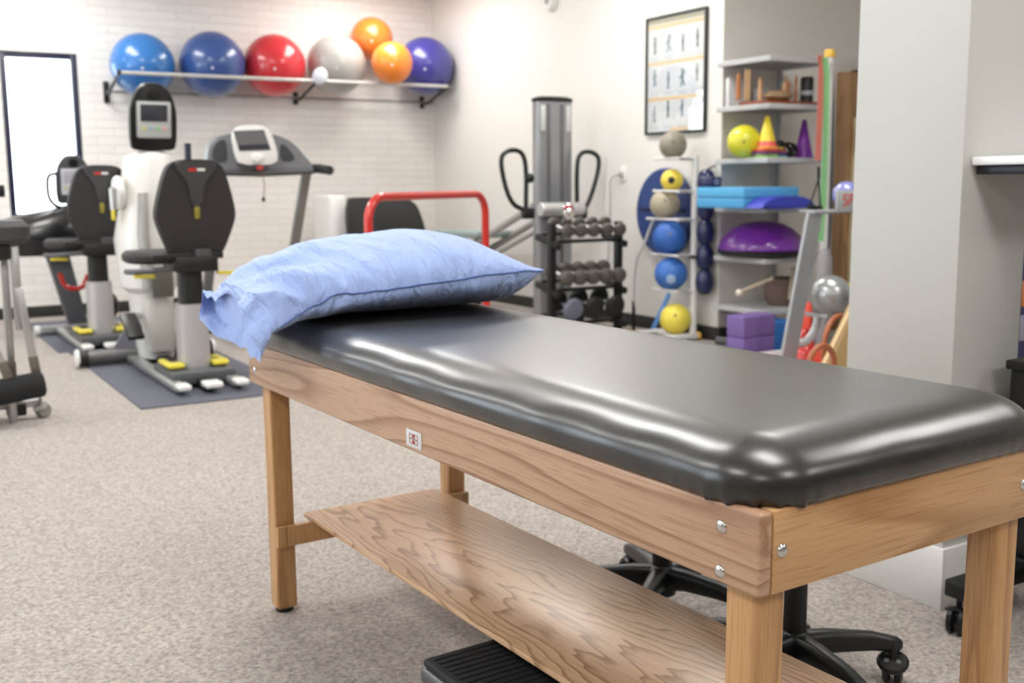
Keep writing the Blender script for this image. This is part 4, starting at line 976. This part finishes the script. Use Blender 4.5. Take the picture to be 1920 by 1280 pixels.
t2 = thing('chrome_hook_pole', 'thin grey pole with a bright bent top leaning by the pipe stand', 'pole', (4.96, 6.42, 0))
MB().tube([p0, p1, Vector((4.96, 6.42, p1.z-.12)), Vector((4.96, 6.43, .03))], .011, 10, sm=1).build('shaft', mat('pole_grey', 'd2d2ce', .3, .1), t2)
MB().cyl((4.96, 6.43, 0), (4.96, 6.43, .25), .014).build('black_sleeve', BLACKM, t2)
# light blue strap
a, c = at(1254, 552, 'x', 5.08), at(1222, 622, 'x', 5.08)
d = (c-a); M = Matrix.Translation((a+c)/2) @ d.to_track_quat('Z', 'Y').to_matrix().to_4x4()
tag(MB(M).box((0, 0, 0), (.012, .04, d.length+.02), bev=.004).build('exercise_band', mat('light_blue_band', '6fa5e6', .5)), 'light blue flat band hanging beside the yellow ball at the pipe stand', 'band', 'exercise bands')
# balance platform hung on the wall
p = at(1243, 398, 'x', AX-.05)
t = thing('balance_board', 'big round navy blue board hung flat on the wall behind the medicine balls', 'balance board', (AX-.05, p.y, p.z-.33))
NB = mat('navy_plastic', '283f78', .45)
MB().lathe([(0, 0), (.315, 0), (.328, .012), (.330, .03), (.32, .045), (.30, .05), (.28, .046), (0, .05)], (AX-.055, p.y, p.z), (1, 0, 0), 64).build('disc', NB, t)
for y_, z_ in ((.19, .02), (-.19, .02)): MB().box((AX-.062, p.y+y_, p.z+z_), (.008, .15, .022), bev=.003).build('hand_slot', mat('navy_dark_slot', '141d3a', .5), t)
for y_, z_ in ((.1, .16), (.16, -.16), (-.12, -.2)): MB().lathe([(.016, 0), (.013, .006), (0, .007)], (AX-.055, p.y+y_, p.z+z_), (-1, 0, 0), 16).build('silver_stud', SILV, t)
# navy lumpy column hung on the wall end
a, c = at(1325, 318, 'x', 5.135), at(1326, 552, 'x', 5.135); hgt = a.z-c.z
t = thing('inflatable_roller', 'dark navy lumpy inflatable column hanging at the wall corner behind the shelves', 'exercise roller', (5.135, a.y-.0, c.z))
prof = [(0, 0)]
for i in range(61): u = i/60; prof.append((.030+.034*abs(math.sin(PI*u*5))**.6, hgt*u))
prof.append((0, hgt)); MB().lathe(prof, (5.135, a.y, c.z), (0, 0, 1), 28).build('bladder', mat('navy_vinyl', '16204f', .3, coat=.3), t)
MB().cyl((5.135, a.y, c.z+hgt), (5.215, a.y, c.z+hgt+.03), .006).build('wall_hook', BLACKM, t)
MB().tube([(5.10, a.y-.02, .60), (5.0, a.y+.12, .62), (4.98, a.y+.16, .56)], .012, 8, sm=1).build('black_strap', BLACK, t)

# ------------------------------------------------------------------ storage shelves
SX0, SX1, SY0, SY1 = 5.150, 5.735, 5.255, 5.755
t = thing('shelf_unit', 'grey white metal shelf unit of six tiers standing in the alcove', 'shelving', ((SX0+SX1)/2, (SY0+SY1)/2, 0))
SZ = [1.95, 1.645, 1.292, .962, .622, .275]
for z in SZ:
    s_ = MB().box(((SX0+SX1)/2, (SY0+SY1)/2, z-.004), (SX1-SX0, SY1-SY0, .006)).build('shelf', SHELFM, t, smooth=0)
    b = MB()
    for x in (SX0, SX1): b.box((x, (SY0+SY1)/2, z-.016), (.006, SY1-SY0, .034), bev=.001)
    for y in (SY0, SY1): b.box(((SX0+SX1)/2, y, z-.016), (SX1-SX0+.006, .006, .034), bev=.001)
    b.build('lip', SHELFM, s_)
for x in (SX0+.02, SX1-.02):
    for y in (SY0+.02, SY1-.02):
        if x < SX1-.1: continue
        b = MB(); b.box((x+math.copysign(.014, x-5.44), y, .985), (.004, .032, 1.97)); b.box((x, y+math.copysign(.014, y-5.5), .985), (.032, .004, 1.97)); b.build('post', SHELFM, t, smooth=0)
WDP = wood('warm_toy_wood', 'b5723c', '8a4f28', 'x', scale=2, seed=2); WDR = mat('red_brown_wood', '8a4526', .45)
LW = mat('pale_wood', 'c79f72', .5); TAN = mat('tan_cloth', '9c8462', .8)
zz = SZ[1]+.001
t = thing('wooden_peg_board', 'red brown wooden tray with upright pegs on the second shelf', 'peg board', (5.42, 5.43, zz))
MB().box((5.42, 5.43, zz+.012), (.50, .26, .022), bev=.003).build('tray', WDR, t)
for px, h_, r in ((1384, .17, .016), (1398, .20, .009), (1404, .20, .009), (1437, .16, .014), (1478, .14, .012), (1485, .17, .012), (1492, .18, .010), (1470, .13, .014)):
    q = at(px, 180, 'y', 5.38)
    MB().lathe([(0, 0), (r, 0), (r*1.1, h_*.4), (r*.8, h_*.6), (r, h_*.8), (r*.6, h_*.97), (0, h_)], (q.x, 5.38+(.06 if px % 2 else 0), zz+.023), (0, 0, 1), 14).build('peg', WDP if px % 3 else LW, t)
t = thing('cloth_bundle', 'crumpled tan cloth bundle on the wooden tray', 'bundle', (5.37, 5.42, zz+.025))
b = MB(); b.sph((0, 0, 0), 1, n=24)
for v in b.bm.verts:
    n_ = 1+.25*noise.noise(v.co*2.3+Vector((3, 1, 2))); v.co = Vector((5.375+v.co.x*.115*n_, 5.40+v.co.y*.07*n_, zz+.062+v.co.z*.036*n_))
b.build('cloth', TAN, t)
t = thing('black_flask', 'black shiny cylinder at the right end of the second shelf', 'bottle', (5.63, 5.45, zz))
MB().lathe([(0, 0), (.045, 0), (.047, .02), (.043, .06), (.045, .17), (.04, .20), (.0, .205)], (5.665, 5.42, zz), (0, 0, 1), 28).build('body', BLACK, t)
MB().lathe([(.046, .075), (.047, .08), (.047, .10), (.046, .105)], (5.665, 5.42, zz), (0, 0, 1), 28).build('pale_band', mat('flask_band', 'a3a6ab', .3), t)
t = tag(MB().box((5.30, 5.71, zz+.10), (.20, .03, .20), bev=.004).build('white_card', mat('card_white', 'd9d9da', .5)), 'white card leaning at the back of the second shelf', 'card')
t = tag(MB().box((5.53, 5.71, zz+.07), (.14, .03, .14), bev=.004).build('white_card', mat('card_white', 'd9d9da', .5)), 'smaller white card at the back right of the second shelf', 'card')
# third shelf
zz = SZ[2]+.001
p = at(1395, 253, 'y', 5.50); R = .112
t = thing('playground_ball', 'yellow ball on the left of the third shelf', 'ball', (p.x, 5.50, zz)); p.y = 5.50; p.z = zz+R
MB().sph(p, R, n=40).build('skin', mat('lime_yellow', 'd4d02c', .35, coat=.4), t, smooth=180)
MB().lathe([(0, .002), (.008, .002), (.008, -.003)], p+(EYE-p).normalized()*R, EYE-p, 12).build('valve', mat('dull_valve', '6b675c'), t)
def cone(x, y, z, col, lab, hh=.20, r=.062):
    t = thing('training_cone', lab, 'cone', (x, y, z), 0, 'training cones on the third shelf')
    MB().lathe([(r, .006), (r*.96, .012), (.014, hh-.004), (.010, hh), (.006, hh), (r*.86, .008)], (x, y, z), (0, 0, 1), 32).build('cone', mat('cone_'+col, col, .4), t)
    MB().box((x, y, z+.004), (r*2.3, r*2.3, .008), bev=.0035).build('base_plate', mat('cone_'+col, col), t)
cx_ = at(1438, 270, 'y', 5.36).x
cone(cx_, 5.36, zz, 'a9cf8a', 'pale green cone at the bottom of the nested stack', .19, .082)
cone(cx_, 5.36, zz+.026, '8a5a8a', 'mauve cone, second from the bottom of the nested stack', .19, .078)
cone(cx_, 5.36, zz+.044, 'e0605a', 'red cone under the yellow one in the nested stack', .19, .078)
cone(cx_, 5.36, zz+.062, 'e8d03a', 'yellow cone topping the nested stack on the third shelf', .215, .068)
cone(at(1507, 270, 'y', 5.42).x, 5.42, zz, '7a2f9c', 'purple cone standing alone at the right of the third shelf', .265, .066)
t = thing('resistance_straps', 'tangled bundle of black straps between the cones on the third shelf', 'straps', (5.46, 5.40, zz))
rn = random.Random(2)
for k in range(6):
    c_ = Vector((at(1474, 262, 'y', 5.40).x+rn.uniform(-.03, .03), 5.40+rn.uniform(-.05, .05), zz+.058)); pts = []
    for i in range(10):
        th = 2*PI*i/10; pts.append(c_+Vector((math.cos(th)*rn.uniform(.05, .07), math.sin(th+k)*.04, math.sin(th)*.045*(1+(.35 if k == 0 else 0)))))
    MB().tube(pts, .009, 8, closed=True, sm=2).build('strap_loop', BLACK, t)
tag(MB().box((at(1465, 280, 'y', 5.30).x, 5.30, zz+.010), (.07, .05, .02), bev=.005).build('blue_block', mat('deep_blue', '2c57a8', .5)), 'small blue block in front of the black straps', 'block')
t = thing('note_card', 'white note with small print hung behind the cones', 'note', (5.42, AY, 1.40))
MB().box((5.50, AY-.003, 1.47), (.09, .004, .13)).build('paper', mat('card_white', 'd9d9da'), t, smooth=0)
MB().box((5.50, AY-.006, 1.50), (.05, .002, .02)).build('print_mark', mat('print_mauve', '8d7f93', .5), t, smooth=0)
# fourth shelf: foam pads, wedge
zz = SZ[3]+.001
LB = mat('sky_blue_foam', '58a9da', .7, bump=(90, .2, .002)); LB2 = mat('sky_blue_foam_deep', '4c9ccf', .7, bump=(90, .2, .002))
q = at(1397, 378, 'y', 5.20)
for k, (m_, lab) in enumerate(((LB2, 'sky blue foam pad, lower of the two on the fourth shelf'), (LB, 'sky blue foam pad, upper of the two on the fourth shelf'))):
    tag(MB().box((q.x+.25, 5.22+.225, zz+.034+k*.070), (.50, .46, .067), bev=.008, seg=3).build('foam_pad', m_), lab, 'foam pad', 'sky blue foam pads')
MB_ = MB(); a = at(1405, 378, 'y', 5.16).x; c = at(1506, 376, 'y', 5.16).x
pr_ = [(a, 0), (a+.01, .02), (a+.09, .075), (c-.13, .082), (c-.02, .045), (c, .012), (c-.01, 0)]
tag(MB().prism(rounded(pr_, 1), (0, 5.05, zz), (1, 0, 0), (0, 0, 1), (0, .155, 0), .01, 3).build('wedge_cushion', mat('royal_blue_foam', '3640b0', .5)), 'royal blue wedge cushion in front of the sky blue foam pads', 'cushion')
pq = at(1335, 325, 'y', 5.60)
t = thing('navy_box', 'small navy box with an oval hole on the blue pads at the left', 'box', (pq.x, 5.60, zz+.139))
MB().box((pq.x, 5.60, zz+.139+.035), (.10, .10, .07), bev=.012, seg=3).build('body', mat('navy_vinyl', '16204f'), t)
MB().lathe([(.026, 0), (.022, .004), (0, .004)], (pq.x, 5.549, zz+.139+.035), (0, -1, 0), 20).build('oval_hole', mat('grey_hole', '6a6d85', .5), t)
# fifth shelf: half ball trainer
zz = SZ[4]+.001
p = at(1429, 468, 'y', 5.47)
t = thing('balance_dome', 'purple half ball balance trainer on a black base on the fifth shelf', 'balance trainer', (p.x, 5.47, zz))
MB().lathe([(0, .0), (.20, .0), (.28, .012), (.305, .03), (.308, .042), (.30, .05)], (p.x, 5.47, zz), (0, 0, 1), 56).build('platform', BLACK, t)
MB().lathe([(.298, .045), (.300, .06), (.29, .095), (.262, .14), (.21, .19), (.14, .225), (.07, .240), (0, .244)], (p.x, 5.47, zz), (0, 0, 1), 56).build('dome', mat('purple_vinyl', '6f2a93', .28, coat=.5), t, smooth=180)
MB().lathe([(.012, 0), (.010, .004), (0, .005)], (p.x, 5.47, zz+.242), (0, 0, 1), 12).build('plug', mat('grey_plug', 'a9aaa8'), t)
# sixth shelf: walking stick parts, brown basket
zz = SZ[5]+.001
BR_ = mat('brown_wicker', '6b5850', .8, bump=(60, .5, .004)); PT = mat('pale_tan', 'b5a692', .5)
pb = at(1464, 560, 'y', 5.47)
t = thing('brown_basket', 'brown woven basket with pale handles on the lowest shelf', 'basket', (pb.x, 5.45, zz))
MB().lathe([(0, 0), (.10, 0), (.125, .04), (.135, .12), (.12, .19), (.115, .19), (.128, .12), (.118, .045), (.09, .01), (0, .01)], (pb.x, 5.45, zz), (0, 0, 1), 32).build('body', BR_, t)
for s_ in (-1, 1): MB().tube([(pb.x+s_*.06, 5.33, zz+.05), (pb.x+s_*.055, 5.325, zz+.17), (pb.x+s_*.01, 5.34, zz+.25), (pb.x-s_*.02, 5.36, zz+.26)], .011, 8, sm=2).build('handle', PT, t)
a, c = at(1386, 549, 'y', 5.22), at(1448, 522, 'y', 5.285)
t = thing('wooden_club', 'pale wooden stick with a rounded end poking out of the lowest shelf', 'stick', (a.x, a.y, a.z))
MB().tube([a, (a+c)/2, c], .014, 12).build('shaft', PT, t); MB().sph(a, .026, n=16).build('knob', mat('knob_cream', 'd2c8b8', .5), t)
# purple foam bricks and blue block on the floor under the unit
PU = mat('purple_foam', '77609f', .75, bump=(90, .2, .002)); q = at(1411, 640, 'y', 5.12)
lab = {(0, 0): 'purple foam yoga block at the bottom left of the pile', (1, 0): 'purple foam yoga block at the bottom right of the pile', (0, 1): 'purple foam yoga block on top left of the pile', (1, 1): 'purple foam yoga block on top right of the pile'}
x0_ = at(1375, 640, 'y', 5.13).x
for (i, k), l_ in lab.items():
    tag(MB().box((x0_+.085+i*.150, 5.13+(.0 if i == 0 else .02), .070+k*.141), (.147, .16, .138), bev=.008, seg=3).build('yoga_block', PU), l_, 'yoga block', 'purple yoga blocks on the floor')
tag(MB().box((x0_+.46, 5.24, .105), (.24, .16, .21), bev=.01, seg=3).build('blue_foam_block', mat('bright_blue_foam', '2f78c8', .6)), 'bright blue foam block on the floor right of the purple pile', 'foam block')
b = MB(); b.box((5.47, 5.52, .07), (.44, .34, .14), bev=.01); tag(b.build('black_bin', BLACKM), 'flat black bin on the floor under the lowest shelf', 'bin')
a = at(1345, 632, 'z', .05)
tag(MB().cyl((a.x-.02, a.y-.02, .031), (a.x+.10, a.y-.36, .031), .03).build('grey_roller', mat('roller_grey', '4a4a4c', .5)), 'dark grey roller lying on the floor by the purple blocks', 'roller')

# ------------------------------------------------------------------ band pole of white pipe
YP = 4.97; bx = at(1549, 300, 'y', YP).x; zt = at(1549, 92, 'y', YP).z
t = thing('band_pole', 'white pipe pole with a yellow cap holding coloured exercise bands', 'pole', (bx, YP, 0))
MB().cyl((bx, YP, .03), (bx, YP, zt-.02), .028).build('pipe', WSTEEL, t)
MB().lathe([(.034, -.03), (.035, 0), (.03, .018), (0, .024)], (bx, YP, zt-.02), (0, 0, 1), 24).build('top_cap', mat('amber_cap', 'e6b94a'), t)
e_ = at(1408, 647, 'y', YP)
MB().cyl((e_.x, YP, .031), (bx+.25, YP, .031), .028).build('foot_pipe', WSTEEL, t)
MB().sph((e_.x, YP, .032), .032, n=16).build('yellow_end_cap', mat('amber_cap', 'e6b94a'), t)
MB().cyl((bx, YP, .031), (bx, YP+.24, .031), .028).build('cross_pipe', WSTEEL, t)
for z in (zt-.10, zt-.13): MB().cyl((bx+.0, YP, z), (bx-.05, YP-.07, z+.012), .006).build('peg', CHROME, t)
def band(name, pix, y, m_, lab, wd=.020):
    P_ = [at(px, py, 'y', y) for px, py in pix]
    b = MB()
    for s_ in (0, 1):
        prev = None
        for p in P_:
            r = [b.bm.verts.new(p+Vector((dx, s_*.022+dy, 0))) for dx, dy in ((-wd/2, -.002), (wd/2, -.002), (wd/2, .002), (-wd/2, .002))]
            if prev:
                for i in range(4): b.bm.faces.new((prev[i], prev[(i+1) % 4], r[(i+1) % 4], r[i]))
            else: b.bm.faces.new(r[::-1])
            prev = r
        b.bm.faces.new(prev)
    a = P_[0]; b.box((a.x, y+.011, a.z), (wd, .030, .004)); a = P_[-1]; b.box((a.x, y+.011, a.z), (wd, .030, .004))
    return tag(b.build(name, m_), lab, 'band', 'exercise bands')
band('exercise_band', ((1540, 104), (1543, 120), (1541, 200), (1536, 300)), YP-.060, mat('coral_band', 'cf7a6c', .5), 'coral red exercise band hanging from the white pipe pole', .026)
band('exercise_band', ((1550, 108), (1553, 140), (1551, 260), (1546, 380), (1541, 452)), YP-.085, mat('green_band', '93cf92', .5), 'long pale green exercise band hanging from the white pipe pole', .026)
band('exercise_band', ((1561, 132), (1562, 200), (1560, 320), (1556, 430), (1550, 520)), YP+.02, mat('charcoal_band', '4a4d55', .5), 'dark grey exercise band hanging at the right of the white pipe pole', .022)
# black triangular handle
t = thing('pulley_handle', 'black triangular pulley handle hanging left of the coral band', 'handle', at(1526, 388, 'y', YP-.10))
P_ = [at(x, y, 'y', YP-.10) for x, y in ((1535, 312), (1535, 335), (1517, 388), (1538, 390))]
MB().tube([P_[0], P_[1]], .010, 8).build('webbing', BLACK, t)
MB().tube([P_[1], P_[2]], .006, 8).build('strap', BLACK, t); MB().tube([P_[1], P_[3]], .006, 8).build('strap', BLACK, t)
MB().cyl(P_[2]-Vector((.01, 0, 0)), P_[3]+Vector((.01, 0, 0)), .014).build('grip', FOAM, t)

# ------------------------------------------------------------------ wooden cabinet in the alcove
CY = 5.665; cx0, cz1 = at(1585, 300, 'y', CY).x, at(1590, 134, 'y', CY).z; CD = AY-CY-.002
CAB = wood('cabinet_oak', 'b08a5c', '8d6a42', 'z', scale=1.4, seed=6); CABD = wood('cabinet_side', 'a98560', '93704c', 'z', scale=1.4, seed=7)
t = thing('wooden_wall_cabinet', 'tall shallow wooden cabinet on the alcove wall beside the storage shelves', 'cabinet', (cx0+.43, CY+.05, 0))
for x in (cx0+.012, cx0+.85): MB().box((x, CY+CD/2, cz1/2), (.024, CD, cz1), bev=.002).build('side_panel', CABD, t)
MB().box((cx0+.43, CY+CD-.008, cz1/2), (.81, .014, cz1-.01)).build('back_panel', CAB, t, smooth=0)
MB().box((cx0+.43, CY+CD/2, cz1-.012), (.81, CD, .024)).build('top_panel', CAB, t, smooth=0)
MB().box((cx0+.04, CY-.006, cz1/2), (.08, .012, cz1-.01), bev=.002).build('face_frame', CAB, t)
MB().box((cx0+.46, CY-.006, cz1-.12), (.76, .012, .22), bev=.002).build('face_rail', CAB, t)
CREAM = mat('cream_board', 'd8cda6', .5)
MB().box((cx0+.45, CY-.008, .82), (.78, .012, 1.56), bev=.002).build('cream_board', CREAM, t)
tag(MB().box((cx0+.50, CY+.06, cz1+.012), (.7, .10, .022), bev=.003).build('black_folder', BLACKM), 'flat black folder lying on top of the wooden cabinet', 'folder')
RB = mat('red_orange_weight', 'b23a1e', .45); DR = mat('dark_red_weight', '4e1710', .45)
for i, (py, m_, l_) in enumerate(((262, RB, 'orange red padded mitt hung highest on the cream board'), (400, DR, 'dark red padded mitt hung in the middle of the cream board'), (500, DR, 'dark red long padded mitt hung lowest on the cream board'))):
    q = at(1603, py, 'y', CY)
    t = thing('padded_mitt', l_, 'mitt', (q.x, CY-.03, q.z-.1), 0, 'padded mitts on the cabinet')
    MB().sph((q.x+.02, CY-.055, q.z), .1, (.62, .32, 1.25 if i != 2 else 1.6), n=28).build('pad', m_, t)
    MB().box((q.x+.02, CY-.034, q.z+.13), (.03, .02, .05), bev=.004).build('hanging_tab', BLACK, t)

# ------------------------------------------------------------------ slanted silver ball rack in front of the cabinet
Y = 4.0; GF = mat('rack_grey_paint', 'a7aaad', .35, .3)
t = thing('slanted_ball_rack', 'grey slanted frame rack with a lettered sign and balls on its tiers', 'rack', (4.35, Y+.15, 0))
a, c = at(1530, 398, 'y', Y), at(1483, 656, 'y', Y); d = (c-a).normalized(); c = a+d*((a.z-.01)/-d.z)
n_ = Vector((d.z, 0, -d.x)); 
for yy in (Y,):
    poly = [(0, 0), (0, 1)]
    w2 = .052
    A_ = [a+n_*w2, a-n_*w2, c-n_*w2, c+n_*w2]; A_[0].z = A_[1].z = a.z
    b = MB(); f0 = [b.bm.verts.new(p) for p in A_]; f1 = [b.bm.verts.new(p+Vector((0, .02, 0))) for p in A_]
    b.bm.faces.new(f0); b.bm.faces.new(f1[::-1])
    for i in range(4): b.bm.faces.new((f0[i], f0[(i+1) % 4], f1[(i+1) % 4], f1[i]))
    b.build('side_plate', GF, t, smooth=0)
rx = a.x+1.05
MB().box(((a.x+rx)/2, Y+.01, a.z), (rx-a.x+.06, .05, .018), bev=.004).build('top_bar', GF, t)
MB().box((rx, Y+.02, a.z/2), (.05, .03, a.z), bev=.004).build('far_post', GF, t)
zr = at(1560, 588, 'y', Y-.02).z; xr = at(1532, 588, 'y', Y-.02).x
for dy in (-.06, .06): MB().cyl((xr, Y-.02+dy, zr), (rx, Y-.02+dy, zr), .0085).build('tier_rod', SILV, t)
MB().box((xr-.004, Y-.02, zr), (.014, .15, .02), bev=.002).build('rod_end', GF, t)
# curved pale side guard below the tier
P_ = [at(x, y, 'y', Y+.06) for x, y in ((1534, 592), (1530, 615), (1515, 640), (1492, 645))]
MB().tube(P_, .022, 12, sm=2).build('curved_guard', mat('pale_guard', 'c4c6c8', .35), t)
s0 = at(1568, 366, 'y', Y-.02)
sg = MB().box((s0.x+.16, Y-.02, a.z+.055), (.32, .012, .115), bev=.003).build('sign_plate', mat('sign_grey', 'aeb1b4', .4), t)
text('SP', .09, Matrix.Translation((s0.x+.085, Y-.028, a.z+.058)) @ Matrix.Rotation(PI/2, 4, 'X'), mat('sign_red', 'dc4a3c', .4), sg)
p = at(1581, 366, 'y', Y+.09); tb_ = thing('mini_ball', 'violet blue shiny ball behind the lettered sign', 'ball', (p.x, p.y, a.z+.01))
MB().sph((p.x+.07, Y+.13, a.z+.01+.075), .075, n=36).build('skin', mat('violet_ball', '8d8fcc', .25, .2, coat=.5), tb_, smooth=180)
MB().lathe([(0, .002), (.006, .002), (.006, -.003)], (p.x+.05, Y+.13, a.z+.01+.149), (0, 0, 1), 10).build('valve', mat('dull_valve', '6b675c'), tb_)
MB().box((p.x+.05, Y+.13, a.z-.0), (.5, .16, .012), bev=.002).build('top_tray', GF, t)
p = at(1557, 557, 'y', Y-.02); R = .108
tb_ = thing('silver_ball', 'shiny silver grey ball resting on the rod tier of the slanted rack', 'ball', (p.x, p.y, zr))
MB().sph((p.x, Y-.02, zr+math.sqrt((R+.0085)**2-.06**2)), R, n=40).build('skin', mat('silver_ball', 'a5a7a8', .28, .5, coat=.4), tb_, smooth=180)
MB().lathe([(0, .002), (.006, .002), (.006, -.003)], (p.x, Y-.02-R*.98, zr+.09), (0, -1, 0), 10).build('valve', mat('dull_valve', '6b675c'), tb_)
# red and white things behind the rack
q = at(1513, 610, 'y', 4.55)
t = thing('red_kettlebell', 'red bell shaped weight half hidden behind the slanted rack', 'weight', (q.x, 4.55, 0))
MB().lathe([(0, 0), (.06, 0), (.085, .03), (.09, .08), (.07, .14), (.04, .17), (0, .18)], (q.x+.0, 4.55, 0), (0, 0, 1), 28).build('bell', RED, t)
MB().tube([(q.x-.05, 4.55, .14), (q.x-.045, 4.55, .22), (q.x, 4.55, .26), (q.x+.045, 4.55, .22), (q.x+.05, 4.55, .14)], .014, 10, sm=2).build('handle', RED, t)
q = at(1511, 600, 'y', 4.8)
tag(MB().loft([(.0, q.x-.02, .03, 4.8, .05), (.32, q.x+.0, .022, 4.8, .05), (.38, q.x+.01, .012, 4.8, .03)], 20, 2.4).build('red_bolster', mat('red_orange_pad', 'd2402a', .5)), 'upright red bolster seen in the gap right of the slanted plate', 'bolster')
q = at(1545, 510, 'y', 4.72)
tag(MB().loft([(.0, q.x, .042, 4.72, .05), (.66, q.x, .042, 4.72, .05), (.72, q.x, .02, 4.72, .03)], 20, 2.4).build('grey_bag', mat('bag_grey', '8c8a8c', .6)), 'slim grey bag standing behind the silver ball', 'bag')
q = at(1603, 536, 'y', 4.3)
tag(MB().sph(q, .035, n=16).build('tennis_ball', mat('felt_yellow', 'd8dc4a', .8)), 'small yellow ball peeking beside the pillar above the silver ball', 'ball')
MB_ = MB().box((q.x+.06, 4.3, q.z-.045), (.3, .12, .012), bev=.002); o = MB_.build('small_ledge', GF, bpy.data.objects['slanted_ball_rack'])
# copper coloured hoops and the leaning wooden wedge
COP = mat('copper_rubber', 'a8603c', .45)
BIN = mat('white_bin', 'd9d6e2', .35)
def hoop(px, py, r_, y, tilt, lab, blab, rt=.013):
    q = at(px, py, 'y', y); q.z -= r_; pts = []
    for i in range(36):
        th = 2*PI*i/36; pts.append(q+Vector((math.cos(th)*r_*math.cos(tilt), math.cos(th)*r_*math.sin(tilt), math.sin(th)*r_)))
    tag(MB().tube(pts, rt, 12, closed=True).build('rubber_hoop', COP), lab, 'hoop', 'copper coloured rubber hoops')
    h_ = q.z-r_-rt
    tag(MB().box((q.x, y, h_/2), (.24, .16, h_), bev=.008, seg=3).build('white_bin', BIN), blab, 'bin')
hoop(1541, 648, .095, 3.16, .15, 'copper coloured rubber hoop nearest the table edge', 'small white bin under the nearest copper hoop')
hoop(1572, 592, .15, 3.62, .3, 'larger copper coloured rubber hoop behind the smaller one', 'white bin under the larger copper hoop')
q = at(1545, 632, 'y', 3.85)
tag(MB().box((q.x, 3.85, .14), (.07, .12, .28), bev=.012, seg=3).build('red_pad', mat('red_orange_pad', 'd2402a')), 'red block shaped pad behind the copper hoops', 'pad')
A_, B_ = at(1612, 566, 'y', 3.30), at(1562, 668, 'y', 3.30)
sl = (A_.z-B_.z)/(A_.x-B_.x); xf = B_.x-B_.z/sl; ln = 1.05; th_ = math.atan(sl)
t = thing('leaning_board_box', 'pale wooden slanted box front next to the pillar behind the table', 'box', (xf+.25, 3.3, 0))
xt = xf+.42; zt_ = sl*.42
MB().prism([(xf+.02, 0), (xt+.30, 0), (xt+.30, zt_), (xt, zt_)], (0, 3.305, 0), (1, 0, 0), (0, 0, 1), (0, .05, 0), .002).build('body', mat('tan_board', 'b99c6b', .5), t)
v = Vector((math.cos(th_), 0, math.sin(th_))); M = Matrix.Translation(Vector(((xf+xt)/2+.002, 3.318, zt_/2+.002))) @ v.to_track_quat('Z', 'Y').to_matrix().to_4x4()
MB(M).box((0, 0, 0), (.014, .03, .42/math.cos(th_)), bev=.002).build('slanted_edge', mat('pale_edge', 'd6b98c', .5), t)
